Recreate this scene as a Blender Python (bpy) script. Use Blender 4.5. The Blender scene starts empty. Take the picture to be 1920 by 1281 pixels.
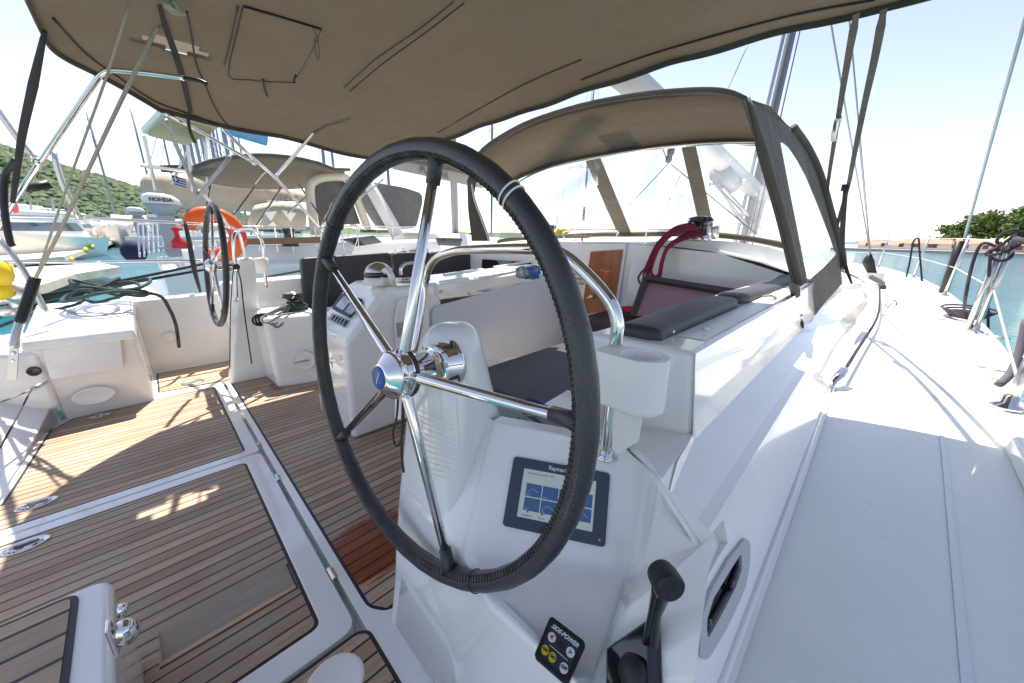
import bpy, bmesh, math, random
from mathutils import Vector, Matrix
random.seed(7)
S = bpy.context.scene
COL = S.collection
# ------------------------------------------------------------------ camera
F, CX, CY = 668.72, 960.0, 640.5          # focal length and centre in photo pixels (1920 wide)
CAM = Vector((0, 0, 1.15))                # X starboard, Y towards the bow, Z up, metres above the cockpit sole
Yc = Vector((1660 - CX, -(455 - CY), -F)).normalized()
Xc = -Vector((272 - CX, -(455 - CY), -F)).normalized()
Zc = Xc.cross(Yc)
R3 = Matrix((Xc, Yc, Zc))
cd = bpy.data.cameras.new('camera'); cam = bpy.data.objects.new('camera', cd); COL.objects.link(cam)
cd.sensor_width = 36; cd.lens = F * 36 / 1920; cd.clip_start = 0.02; cd.clip_end = 6000
cam.matrix_world = Matrix.Translation(CAM) @ R3.to_4x4()
S.camera = cam
# the yacht lies heeled and trimmed by a degree or so: Q turns the level of the sea into the yacht's frame
def _ray(px, py): return R3 @ Vector((px - CX, -(py - CY), -F)).normalized()
NSEA = _ray(1920, 465).cross(_ray(0, 418)).normalized()
if NSEA.z < 0: NSEA = -NSEA
Q = Vector((0, 0, 1)).rotation_difference(NSEA).to_matrix()
# ------------------------------------------------------------------ sky, sun, exposure
TOSUN = Vector((-0.40, 0.20, 1.0)).normalized()
el = math.asin(TOSUN.z); az = math.atan2(TOSUN.x, TOSUN.y)
W = bpy.data.worlds.new('World'); S.world = W; W.use_nodes = True
nt = W.node_tree; nt.nodes.clear()
sky = nt.nodes.new('ShaderNodeTexSky'); sky.sky_type = 'NISHITA'; sky.sun_disc = False
sky.sun_elevation = el; sky.sun_rotation = az; sky.air_density = 1.0; sky.dust_density = .35; sky.ozone_density = 1.3
bg = nt.nodes.new('ShaderNodeBackground'); bg.inputs[1].default_value = 0.082
hs_w = nt.nodes.new('ShaderNodeHueSaturation'); hs_w.inputs['Saturation'].default_value = .78
wo = nt.nodes.new('ShaderNodeOutputWorld'); tcw = nt.nodes.new('ShaderNodeTexCoord'); mpw = nt.nodes.new('ShaderNodeMapping'); mpw.inputs['Rotation'].default_value = Q.inverted().to_euler(); nt.links.new(tcw.outputs['Generated'], mpw.inputs[0]); nt.links.new(mpw.outputs[0], sky.inputs['Vector']); tn = nt.nodes.new('ShaderNodeMix'); tn.data_type = 'RGBA'; tn.blend_type = 'MULTIPLY'; tn.inputs[0].default_value = 1; tn.inputs[7].default_value = (1.13, .98, .97, 1); nt.links.new(sky.outputs[0], tn.inputs[6]); nt.links.new(tn.outputs[2], hs_w.inputs['Color']); nt.links.new(hs_w.outputs[0], bg.inputs[0]); nt.links.new(bg.outputs[0], wo.inputs[0])
sl = bpy.data.lights.new('sun', 'SUN'); sl.energy = 3.5; sl.angle = math.radians(0.5); sl.color = (1, .93, .82)
so = bpy.data.objects.new('sun', sl); COL.objects.link(so); so.rotation_euler = TOSUN.to_track_quat('Z', 'Y').to_euler(); so.location = (0, 0, 30)
S.view_settings.view_transform = 'Standard'; S.view_settings.look = 'None'; S.view_settings.gamma = 1
S.view_settings.exposure = 1.60
S.render.engine = 'CYCLES'
S.cycles.max_bounces = 10; S.cycles.transparent_max_bounces = 16

# ------------------------------------------------------------------ helpers
def V(*a): return Vector(a)
def P(px, py, x=None, y=None, z=None, d=None):
    """the point in the place seen at photo pixel (px,py) that lies in the plane x=, y= or z= (or at distance d)"""
    r = R3 @ Vector((px - CX, -(py - CY), -F)).normalized()
    if d is not None: return CAM + r * d
    i, v = (0, x) if x is not None else (1, y) if y is not None else (2, z)
    return CAM + r * ((v - CAM[i]) / r[i])
ORG = {}
def root_of(o):
    while o.parent: o = o.parent
    return o
def thing(name, label, cat, loc=(0, 0, 0), group=None):
    o = bpy.data.objects.new(name, None); COL.objects.link(o); o.location = loc; o.empty_display_size = .05
    o['label'] = label; o['category'] = cat
    if group: o['group'] = group
    ORG[o.name] = Vector(loc); return o
def tag(o, label, cat, group=None):
    o['label'] = label; o['category'] = cat
    if group: o['group'] = group
    return o
def struct(o): o['kind'] = 'structure'; return o
def mk(name, vs, fs, mat, parent=None, smooth=False, bevel=0, seg=3, sub=0, solid=0, ang=30, uvs=None):
    me = bpy.data.meshes.new(name)
    off = ORG[root_of(parent).name] if parent else Vector((0, 0, 0))
    me.from_pydata([tuple(Vector(v) - off) for v in vs], [], fs)
    me.materials.append(mat)
    o = bpy.data.objects.new(name, me); COL.objects.link(o)
    if parent: o.parent = parent
    else: ORG[o.name] = Vector((0, 0, 0))
    bm = bmesh.new(); bm.from_mesh(me); bmesh.ops.remove_doubles(bm, verts=bm.verts, dist=1e-5)
    bmesh.ops.recalc_face_normals(bm, faces=bm.faces); bm.to_mesh(me); bm.free()
    if smooth or bevel or sub:
        for p in me.polygons: p.use_smooth = True
    if solid:
        m = o.modifiers.new('solid', 'SOLIDIFY'); m.thickness = solid; m.offset = 0
    if bevel:
        m = o.modifiers.new('bevel', 'BEVEL'); m.width = bevel; m.segments = seg; m.limit_method = 'ANGLE'; m.angle_limit = math.radians(ang); m.harden_normals = True
    if sub:
        m = o.modifiers.new('sub', 'SUBSURF'); m.levels = sub; m.render_levels = sub
    return o
class MB:
    """collects shapes that make ONE mesh"""
    def __init__(s): s.v = []; s.f = []
    def add(s, vs, fs):
        n = len(s.v); s.v += [Vector(v) for v in vs]; s.f += [[i + n for i in f] for f in fs]; return s
    def hexa(s, b, t):
        return s.add(list(b) + list(t), [[3, 2, 1, 0], [4, 5, 6, 7], [0, 1, 5, 4], [1, 2, 6, 5], [2, 3, 7, 6], [3, 0, 4, 7]])
    def box(s, x0, x1, y0, y1, z0, z1):
        return s.hexa([V(x0, y0, z0), V(x1, y0, z0), V(x1, y1, z0), V(x0, y1, z0)], [V(x0, y0, z1), V(x1, y0, z1), V(x1, y1, z1), V(x0, y1, z1)])
    def prism(s, poly, ext):
        poly = [Vector(p) for p in poly]; n = len(poly); ext = Vector(ext)
        return s.add(poly + [p + ext for p in poly], [list(range(n))[::-1], list(range(n, 2 * n))] + [[i, (i + 1) % n, (i + 1) % n + n, i + n] for i in range(n)])
    def loft(s, secs, cap=True, closed=True):
        n = len(secs[0]); vs = [p for c in secs for p in c]; fs = []
        for k in range(len(secs) - 1):
            for i in range(n if closed else n - 1):
                j = (i + 1) % n; fs.append([k * n + i, k * n + j, (k + 1) * n + j, (k + 1) * n + i])
        if cap: fs += [list(range(n))[::-1], [(len(secs) - 1) * n + i for i in range(n)]]
        return s.add(vs, fs)
    def tube(s, pts, r, n=10, smooth=0, cap=True):
        pts = [Vector(p) for p in pts]
        if smooth: pts, r = catmull(pts, smooth, r)
        rs = r if isinstance(r, (list, tuple)) else [r] * len(pts)
        t0 = (pts[1] - pts[0]).normalized(); up = Vector((0, 0, 1)) if abs(t0.z) < .9 else Vector((1, 0, 0))
        nrm = (up - t0 * up.dot(t0)).normalized(); secs = []
        for i, p in enumerate(pts):
            t = (pts[min(i + 1, len(pts) - 1)] - pts[max(i - 1, 0)]).normalized()
            nrm = (nrm - t * nrm.dot(t)).normalized(); b = t.cross(nrm)
            secs.append([p + (nrm * math.cos(a) + b * math.sin(a)) * rs[i] for a in [2 * math.pi * k / n for k in range(n)]])
        return s.loft(secs, cap)
    def lathe(s, base, axis, prof, n=28):
        """prof: (distance along axis, radius)"""
        axis = Vector(axis).normalized(); up = Vector((0, 0, 1)) if abs(axis.z) < .9 else Vector((1, 0, 0))
        a = (up - axis * up.dot(axis)).normalized(); b = axis.cross(a)
        return s.loft([[Vector(base) + axis * h + (a * math.cos(q) + b * math.sin(q)) * max(r, 1e-4) for q in [2 * math.pi * k / n for k in range(n)]] for h, r in prof])
    def sphere(s, c, r, n=16, sc=(1, 1, 1)):
        c = Vector(c); secs = []
        for k in range(n // 2 + 1):
            a = math.pi * k / (n // 2); secs.append([c + V(max(math.sin(a), .001) * math.cos(q) * r * sc[0], max(math.sin(a), .001) * math.sin(q) * r * sc[1], -math.cos(a) * r * sc[2]) for q in [2 * math.pi * j / n for j in range(n)]])
        return s.loft(secs)
    def build(s, name, mat, parent=None, **k): return mk(name, s.v, s.f, mat, parent, **k)
def catmull(pts, k, r=None):
    out = []; ro = []; n = len(pts)
    rs = r if isinstance(r, (list, tuple)) else [r] * n
    for i in range(n - 1):
        p0, p1, p2, p3 = pts[max(i - 1, 0)], pts[i], pts[i + 1], pts[min(i + 2, n - 1)]
        for j in range(k):
            t = j / k
            out.append(.5 * ((2 * p1) + (p2 - p0) * t + (2 * p0 - 5 * p1 + 4 * p2 - p3) * t * t + (3 * p1 - p0 - 3 * p2 + p3) * t ** 3))
            if r is not None: ro.append(rs[i] * (1 - t) + rs[i + 1] * t)
    out.append(pts[-1])
    if r is not None: ro.append(rs[-1]); return out, ro
    return out
def tube(name, pts, r, mat, parent=None, n=10, smooth=0): return MB().tube(pts, r, n, smooth).build(name, mat, parent, smooth=True, )
def lathe(name, base, axis, prof, mat, parent=None, n=28, bevel=0): 
    o = MB().lathe(base, axis, prof, n).build(name, mat, parent, smooth=not bevel, bevel=bevel, seg=2); return o
def rrect(w, h, r, n=5):
    """rounded rectangle outline, centred, list of (u,v)"""
    out = []
    for cx, cy, a0 in ((w/2-r, h/2-r, 0), (-w/2+r, h/2-r, 90), (-w/2+r, -h/2+r, 180), (w/2-r, -h/2+r, 270)):
        for k in range(n + 1):
            a = math.radians(a0 + 90 * k / n); out.append((cx + r * math.cos(a), cy + r * math.sin(a)))
    return out
def rpoly(poly, r, n=5):
    """rounds the corners of a flat polygon of Vectors"""
    out = []; m = len(poly)
    for i in range(m):
        a, b, c = poly[i - 1], poly[i], poly[(i + 1) % m]
        d1 = (a - b); d2 = (c - b); rr = min(r, d1.length * .45, d2.length * .45); p = b + d1.normalized() * rr; q = b + d2.normalized() * rr
        for k in range(n + 1):
            t = k / n; out.append(p * (1 - t) ** 2 + b * 2 * t * (1 - t) + q * t * t)
    return out
def inset(poly, d):
    """insets a convex-ish horizontal polygon"""
    out = []; m = len(poly); area = sum(poly[i].x * poly[(i+1) % m].y - poly[(i+1) % m].x * poly[i].y for i in range(m)); sg = 1 if area > 0 else -1
    for i in range(m):
        a, b, c = poly[i - 1], poly[i], poly[(i + 1) % m]
        e1 = (b - a).normalized(); e2 = (c - b).normalized()
        n1 = V(-e1.y, e1.x, 0) * sg; n2 = V(-e2.y, e2.x, 0) * sg; h = (n1 + n2)
        h = h / max(.2, (1 + n1.dot(n2))); out.append(b + h * d)
    return out
def filled(name, outer, holes, mat, parent=None, thick=0):
    """flat sheet with holes"""
    off = ORG[root_of(parent).name] if parent else Vector((0, 0, 0))
    bm = bmesh.new(); es = []
    for loop in [outer] + holes:
        vs = [bm.verts.new(Vector(p) - off) for p in loop]
        es += [bm.edges.new((vs[i], vs[(i + 1) % len(vs)])) for i in range(len(vs))]
    bmesh.ops.triangle_fill(bm, use_beauty=True, edges=es)
    bmesh.ops.recalc_face_normals(bm, faces=bm.faces)
    for f in bm.faces:
        if f.normal.z < 0: f.normal_flip()
    me = bpy.data.meshes.new(name); bm.to_mesh(me); bm.free(); me.materials.append(mat)
    o = bpy.data.objects.new(name, me); COL.objects.link(o)
    if parent: o.parent = parent
    else: ORG[o.name] = Vector((0, 0, 0))
    if thick:
        m = o.modifiers.new('solid', 'SOLIDIFY'); m.thickness = thick; m.offset = -1
    return o
def text(name, body, size, org, u, v, mat, parent, shear=0, depth=.0006, align='CENTER', bold=0):
    cu = bpy.data.curves.new(name, 'FONT'); cu.body = body; cu.size = size; cu.align_x = align; cu.align_y = 'CENTER'; cu.extrude = depth; cu.shear = shear; cu.offset = bold
    to = bpy.data.objects.new(name, cu); COL.objects.link(to)
    dg = bpy.context.evaluated_depsgraph_get(); me = bpy.data.meshes.new_from_object(to.evaluated_get(dg)); bpy.data.objects.remove(to)
    u = Vector(u).normalized(); v = Vector(v); v = (v - u * v.dot(u)).normalized(); w = u.cross(v)
    off = ORG[root_of(parent).name] if parent else Vector((0, 0, 0))
    for q in me.vertices: q.co = Vector(org) + u * q.co.x + v * q.co.y + w * (q.co.z + depth) - off
    me.materials.clear(); me.materials.append(mat)
    o = bpy.data.objects.new(name, me); COL.objects.link(o); o.parent = parent; return o
def copy_tree(o, parent=None):
    c = o.copy(); COL.objects.link(c); c.parent = parent
    for ch in [x for x in bpy.data.objects if x.parent == o and x != c]: copy_tree(ch, c)
    return c

# ------------------------------------------------------------------ materials
def pbr(name, col, rough=.5, metal=0, coat=0, spec=.5, trans=0, emit=None, es=1, alpha=1, ior=1.45, sheen=0):
    m = bpy.data.materials.new(name); m.use_nodes = True; b = m.node_tree.nodes['Principled BSDF']
    b.inputs['Base Color'].default_value = (*col, 1); b.inputs['Roughness'].default_value = rough; b.inputs['Metallic'].default_value = metal
    b.inputs['Coat Weight'].default_value = coat; b.inputs['Coat Roughness'].default_value = .05; b.inputs['Specular IOR Level'].default_value = spec
    b.inputs['Transmission Weight'].default_value = trans; b.inputs['IOR'].default_value = ior; b.inputs['Alpha'].default_value = alpha; b.inputs['Sheen Weight'].default_value = sheen
    if emit: b.inputs['Emission Color'].default_value = (*emit, 1); b.inputs['Emission Strength'].default_value = es
    return m
def N(m, t, **k):
    n = m.node_tree.nodes.new(t)
    for a, b in k.items():
        if a in n.inputs: n.inputs[a].default_value = b
        else: setattr(n, a, b)
    return n
def L(m, a, b): m.node_tree.links.new(a, b)
def mathn(m, op, a, b=None, c=None):
    n = N(m, 'ShaderNodeMath', operation=op)
    for i, s in enumerate((a, b, c)):
        if s is None: continue
        if isinstance(s, (int, float)): n.inputs[i].default_value = s
        else: L(m, s, n.inputs[i])
    return n.outputs[0]
def mixc(m, fac, a, b, mode='MIX'):
    n = N(m, 'ShaderNodeMix', data_type='RGBA', blend_type=mode)
    for s, i in ((fac, 0), (a, 6), (b, 7)):
        if isinstance(s, (int, float)): n.inputs[i].default_value = s
        elif isinstance(s, tuple): n.inputs[i].default_value = (*s, 1)
        else: L(m, s, n.inputs[i])
    return n.outputs[2]
def noise(m, scale, vec=None, detail=4, rough=.5, stretch=None):
    n = N(m, 'ShaderNodeTexNoise'); n.inputs['Scale'].default_value = scale; n.inputs['Detail'].default_value = detail; n.inputs['Roughness'].default_value = rough
    tc = N(m, 'ShaderNodeTexCoord'); src = vec or tc.outputs['Object']
    if stretch:
        mp = N(m, 'ShaderNodeMapping'); mp.inputs['Scale'].default_value = stretch; L(m, src, mp.inputs[0]); src = mp.outputs[0]
    L(m, src, n.inputs['Vector']); return n.outputs['Fac']
def ramp(m, fac, stops):
    n = N(m, 'ShaderNodeValToRGB'); e = n.color_ramp.elements
    while len(e) < len(stops): e.new(.5)
    for i, (p, c) in enumerate(stops): e[i].position = p; e[i].color = (*c, 1) if isinstance(c, tuple) else (c, c, c, 1)
    L(m, fac, n.inputs[0]); return n.outputs[0]
def bump(m, h, strength=.3, dist=.002):
    n = N(m, 'ShaderNodeBump'); n.inputs['Strength'].default_value = strength; n.inputs['Distance'].default_value = dist
    L(m, h, n.inputs['Height']); L(m, n.outputs[0], m.node_tree.nodes['Principled BSDF'].inputs['Normal'])
def B(m): return m.node_tree.nodes['Principled BSDF']

GEL = pbr('gelcoat', (.80, .80, .78), .22, coat=.6)
L(GEL, mixc(GEL, ramp(GEL, noise(GEL, 4.5, detail=10, rough=.75), [(.56, 0.), (.74, .30)]), ramp(GEL, noise(GEL, 2.5, detail=6), [(.3, (.84, .83, .80)), (.7, (.885, .875, .85))]), (.62, .59, .53)), B(GEL).inputs['Base Color'])
L(GEL, ramp(GEL, noise(GEL, 14, detail=8, rough=.7), [(.35, .12), (.75, .22)]), B(GEL).inputs['Roughness'])
bump(GEL, noise(GEL, 2.0, detail=0), .06, .004)
NSK = pbr('nonskid_gelcoat', (.70, .745, .76), .42, coat=.15)
L(NSK, ramp(NSK, noise(NSK, 2.2, detail=10, rough=.72), [(.25, (.71, .755, .72)), (.5, (.76, .795, .76)), (.75, (.80, .825, .79))]), B(NSK).inputs['Base Color'])
v_ = N(NSK, 'ShaderNodeTexVoronoi'); v_.inputs['Scale'].default_value = 330; tc_ = N(NSK, 'ShaderNodeTexCoord'); L(NSK, tc_.outputs['Object'], v_.inputs['Vector']); bump(NSK, v_.outputs['Distance'], .3, .0012); L(NSK, ramp(NSK, noise(NSK, 6, detail=8, rough=.7), [(.3, .26), (.75, .36)]), B(NSK).inputs['Roughness'])
NSKL = pbr('smooth_deck_gelcoat', (.74, .775, .78), .3, coat=.3)
PLW = pbr('white_plastic', (.86, .83, .785), .5, spec=.3)
PLG = pbr('grey_plastic', (.34, .36, .40), .4)
BLK = pbr('black_rubber', (.016, .017, .02), .45)
BLKG = pbr('black_gloss', (.012, .013, .016), .12, coat=.5)
CAULK = pbr('black_caulk', (.018, .02, .026), .45)
STEEL = pbr('polished_steel', (.74, .72, .70), .06, 1)
L(STEEL, ramp(STEEL, noise(STEEL, 60, detail=6, rough=.7), [(.4, .04), (.8, .16)]), B(STEEL).inputs['Roughness'])
STEELB = pbr('brushed_steel', (.62, .60, .56), .3, 1)
ALU = pbr('grey_anodised', (.33, .33, .34), .35, .8)
ROPEW = pbr('beige_rope', (.48, .43, .35), .85)
ROPEG = pbr('green_rope', (.055, .085, .085), .9)
ROPER = pbr('red_rope', (.27, .03, .055), .85)
ROPEB = pbr('dark_rope', (.03, .03, .045), .9)
for r_ in (ROPEW, ROPEG, ROPER, ROPEB):
    w_ = N(r_, 'ShaderNodeTexWave'); w_.inputs['Scale'].default_value = 90; w_.inputs['Distortion'].default_value = 3; t_ = N(r_, 'ShaderNodeTexCoord'); L(r_, t_.outputs['Object'], w_.inputs['Vector']); bump(r_, w_.outputs['Fac'], .8, .002)
    c_ = B(r_).inputs['Base Color'].default_value[:3]
    L(r_, mixc(r_, w_.outputs['Fac'], tuple(x * .55 for x in c_), tuple(min(1, x * 1.5) for x in c_)), B(r_).inputs['Base Color'])
LEATHER = pbr('black_leather', (.022, .024, .028), .33, spec=.7, coat=.15)
v_ = N(LEATHER, 'ShaderNodeTexVoronoi'); v_.inputs['Scale'].default_value = 260; v_.feature = 'DISTANCE_TO_EDGE'; t_ = N(LEATHER, 'ShaderNodeTexCoord'); L(LEATHER, t_.outputs['Object'], v_.inputs['Vector'])
bump(LEATHER, mathn(LEATHER, 'ADD', mathn(LEATHER, 'MINIMUM', v_.outputs['Distance'], .25), mathn(LEATHER, 'MULTIPLY', noise(LEATHER, 120), .35)), .8, .002)
L(LEATHER, ramp(LEATHER, noise(LEATHER, 5, detail=6), [(.35, (.018, .02, .024)), (.75, (.04, .038, .038))]), B(LEATHER).inputs['Base Color'])
CUSH = pbr('charcoal_vinyl', (.040, .043, .052), .5)
L(CUSH, ramp(CUSH, noise(CUSH, 7, detail=5), [(.3, (.034, .037, .046)), (.7, (.052, .054, .062))]), B(CUSH).inputs['Base Color']); bump(CUSH, noise(CUSH, 5, detail=3), .5, .015)
def canvas(name, col, tr=.12):
    m = pbr(name, col, .9, sheen=.2)
    L(m, ramp(m, mathn(m, 'ADD', mathn(m, 'MULTIPLY', noise(m, 3, detail=8, rough=.65), .7), mathn(m, 'MULTIPLY', noise(m, 90, detail=3), .3)), [(.3, tuple(c * .80 for c in col)), (.7, tuple(c * 1.18 for c in col))]), B(m).inputs['Base Color'])
    wv = noise(m, 700, detail=1); bump(m, mathn(m, 'ADD', mathn(m, 'MULTIPLY', noise(m, 2.6, detail=5, stretch=(1, 2.2, 1)), 9), mathn(m, 'MULTIPLY', wv, .25)), .7, .008)
    t = N(m, 'ShaderNodeBsdfTranslucent'); t.inputs[0].default_value = (col[0] * 2.0, col[1] * 1.95, col[2] * 1.85, 1)
    mx = N(m, 'ShaderNodeMixShader'); mx.inputs[0].default_value = tr; L(m, B(m).outputs[0], mx.inputs[1]); L(m, t.outputs[0], mx.inputs[2])
    L(m, mx.outputs[0], m.node_tree.nodes['Material Output'].inputs[0]); return m
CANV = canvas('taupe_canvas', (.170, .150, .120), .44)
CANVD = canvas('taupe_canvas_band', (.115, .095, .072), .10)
CANVG = canvas('grey_canvas', (.17, .16, .155), .1)
CANVB = canvas('beige_canvas', (.50, .42, .33), .15)
CANVW = canvas('white_canvas', (.72, .68, .62), .2)
STRAP = pbr('webbing_strap', (.045, .04, .04), .85)
def vinyl():
    m = bpy.data.materials.new('clear_vinyl'); m.use_nodes = True; n = m.node_tree; n.nodes.clear()
    o = n.nodes.new('ShaderNodeOutputMaterial'); t = n.nodes.new('ShaderNodeBsdfTransparent'); t.inputs[0].default_value = (.90, .93, .97, 1)
    g = n.nodes.new('ShaderNodeBsdfGlossy'); g.inputs[1].default_value = .06; d = n.nodes.new('ShaderNodeBsdfTranslucent'); d.inputs[0].default_value = (.85, .88, .92, 1)
    fr = n.nodes.new('ShaderNodeFresnel'); fr.inputs[0].default_value = 1.45
    tc = n.nodes.new('ShaderNodeTexCoord'); nz = n.nodes.new('ShaderNodeTexNoise'); nz.inputs['Scale'].default_value = 1.3; nz.inputs['Detail'].default_value = 2.5; nz.inputs['Distortion'].default_value = .9
    n.links.new(tc.outputs['Object'], nz.inputs['Vector']); bp = n.nodes.new('ShaderNodeBump'); bp.inputs[0].default_value = .12; bp.inputs[1].default_value = .03
    n.links.new(nz.outputs[0], bp.inputs['Height']); n.links.new(bp.outputs[0], g.inputs['Normal']); n.links.new(bp.outputs[0], fr.inputs['Normal'])
    cr = n.nodes.new('ShaderNodeValToRGB'); cr.color_ramp.elements[0].position = .42; cr.color_ramp.elements[0].color = (.02, .02, .02, 1); cr.color_ramp.elements[1].position = .72; cr.color_ramp.elements[1].color = (.07, .07, .07, 1)
    n.links.new(nz.outputs[0], cr.inputs[0])
    m1 = n.nodes.new('ShaderNodeMixShader'); m2 = n.nodes.new('ShaderNodeMixShader')
    n.links.new(cr.outputs[0], m1.inputs[0]); n.links.new(t.outputs[0], m1.inputs[1]); n.links.new(d.outputs[0], m1.inputs[2])
    fm = n.nodes.new('ShaderNodeMath'); fm.operation = 'MULTIPLY'; fm.inputs[1].default_value = .45; n.links.new(fr.outputs[0], fm.inputs[0]); n.links.new(fm.outputs[0], m2.inputs[0]); n.links.new(m1.outputs[0], m2.inputs[1]); n.links.new(g.outputs[0], m2.inputs[2]); n.links.new(m2.outputs[0], o.inputs[0]); return m
VINYL = vinyl()
def teak(name, ax=0, pitch=.0510, off=0., c1=(.36, .245, .16), c2=(.53, .38, .26), lines=True, wet=False, bleach=.3):
    m = pbr(name, c1, .62); tc = N(m, 'ShaderNodeTexCoord'); sx = N(m, 'ShaderNodeSeparateXYZ'); L(m, tc.outputs['Object'], sx.inputs[0])
    u = mathn(m, 'DIVIDE', mathn(m, 'ADD', sx.outputs[ax], 50 * pitch + off), pitch); fr = mathn(m, 'FRACT', u); idx = mathn(m, 'FLOOR', u)
    wn = N(m, 'ShaderNodeTexWhiteNoise', noise_dimensions='1D'); L(m, idx, wn.inputs['W'])
    cmb = N(m, 'ShaderNodeCombineXYZ'); st = (55, 2.2) if ax == 0 else (2.2, 55)
    L(m, mathn(m, 'ADD', mathn(m, 'MULTIPLY', sx.outputs[0], st[0]), mathn(m, 'MULTIPLY', idx, 7.3)), cmb.inputs[0]); L(m, mathn(m, 'MULTIPLY', sx.outputs[1], st[1]), cmb.inputs[1]); L(m, mathn(m, 'MULTIPLY', sx.outputs[2], 30.), cmb.inputs[2])
    g = noise(m, 1.6, vec=cmb.outputs[0], detail=8, rough=.7)
    big = noise(m, 3.2, detail=5)
    # fine pores along the grain
    cm2 = N(m, 'ShaderNodeCombineXYZ'); L(m, mathn(m, 'MULTIPLY', sx.outputs[0], 420. if ax == 0 else 16.), cm2.inputs[0]); L(m, mathn(m, 'MULTIPLY', sx.outputs[1], 16. if ax == 0 else 420.), cm2.inputs[1])
    fine = noise(m, 1.0, vec=cm2.outputs[0], detail=3, rough=.6)
    t = mathn(m, 'ADD', mathn(m, 'MULTIPLY', wn.outputs['Value'], .24), mathn(m, 'ADD', mathn(m, 'MULTIPLY', g, .66), mathn(m, 'MULTIPLY', fine, .25)))
    base = ramp(m, t, [(.30, tuple(x * .72 for x in c1)), (.52, c1), (.72, c2), (.92, tuple(min(1, x * 1.22) for x in c2))])
    grey = mixc(m, mathn(m, 'MULTIPLY', ramp(m, big, [(.42, 0.), (.62, 1.)]), bleach), base, (.49, .41, .34))
    col = grey; rough = None
    if wet:
        def blob(cx, cy, rx, ry):
            dx = mathn(m, 'DIVIDE', mathn(m, 'SUBTRACT', sx.outputs[0], cx), rx); dy = mathn(m, 'DIVIDE', mathn(m, 'SUBTRACT', sx.outputs[1], cy), ry)
            return mathn(m, 'SQRT', mathn(m, 'ADD', mathn(m, 'MULTIPLY', dx, dx), mathn(m, 'MULTIPLY', dy, dy)))
        d = mathn(m, 'MINIMUM', blob(-1.20, .42, .17, .22), blob(-3.33, .55, .12, .05))
        d = mathn(m, 'ADD', d, mathn(m, 'MULTIPLY', mathn(m, 'SUBTRACT', noise(m, 3., vec=cmb.outputs[0], detail=6, rough=.7), .5), 1.1))
        wmask = ramp(m, d, [(.86, 1.), (1.02, 0.)])
        col = mixc(m, wmask, grey, mixc(m, 1., base, (.62, .22, .11), 'MULTIPLY'))
        rough = ramp(m, wmask, [(0, .62), (1, .25)])
    h = mathn(m, 'MULTIPLY', fine, .4)
    if lines:
        ln = mathn(m, 'MAXIMUM', mathn(m, 'LESS_THAN', fr, .066), mathn(m, 'GREATER_THAN', fr, .934))
        col = mixc(m, ln, col, (.02, .021, .026)); h = mathn(m, 'SUBTRACT', h, mathn(m, 'MULTIPLY', ln, 1.2))
        r = mathn(m, 'SUBTRACT', rough if rough else .62, mathn(m, 'MULTIPLY', ln, .15)); L(m, r, B(m).inputs['Roughness'])
    elif rough: L(m, rough, B(m).inputs['Roughness'])
    L(m, col, B(m).inputs['Base Color']); bump(m, h, .35, .0012); return m
TEAK = teak('teak_planking', wet=True, off=.0)
TEAKS = teak('teak_step_planking', pitch=.0745, off=-.0215, c1=(.42, .30, .20), c2=(.54, .40, .28), bleach=.2)
TEAKP = teak('plain_teak', lines=False, c1=(.50, .36, .22), c2=(.58, .43, .28), bleach=.1)
MAHOG = teak('varnished_mahogany', lines=False, c1=(.30, .085, .02), c2=(.36, .12, .035), bleach=0); B(MAHOG).inputs['Coat Weight'].default_value = .6
RED = pbr('red_cloth', (.50, .03, .045), .9); PINK = pbr('pink_cloth', (.62, .28, .38), .9)
ORANGE = pbr('orange_plastic', (.72, .10, .01), .45); YEL = pbr('yellow_plastic', (.75, .52, .02), .4); BLUE = pbr('blue_plastic', (.02, .10, .30), .35)
NAVY = pbr('navy_cloth', (.012, .016, .06), .8); WHT = pbr('white_print', (.75, .76, .76), .5); REDP = pbr('red_print', (.55, .03, .03), .4); GRNP = pbr('green_print', (.02, .32, .10), .4)
BEZ = pbr('dark_bezel', (.035, .045, .07), .22, coat=.4); SCRL = pbr('screen_light', (.24, .29, .29), .12, emit=(.45, .52, .50), es=.12); SCRB = pbr('screen_blue', (.03, .06, .14), .15, emit=(.05, .12, .30), es=.10)
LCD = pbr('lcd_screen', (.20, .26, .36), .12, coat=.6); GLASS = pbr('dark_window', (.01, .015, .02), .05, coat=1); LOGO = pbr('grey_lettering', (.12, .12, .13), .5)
MESHP = pbr('pink_mesh', (.30, .17, .20), .7); TEAL = pbr('tinted_window', (.01, .06, .09), .05, coat=1)

# ================================================================== THE YACHT WE STAND ON
yacht = thing('sailing_yacht', 'white sailing yacht whose teak cockpit and side deck fill the foreground', 'yacht')
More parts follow.
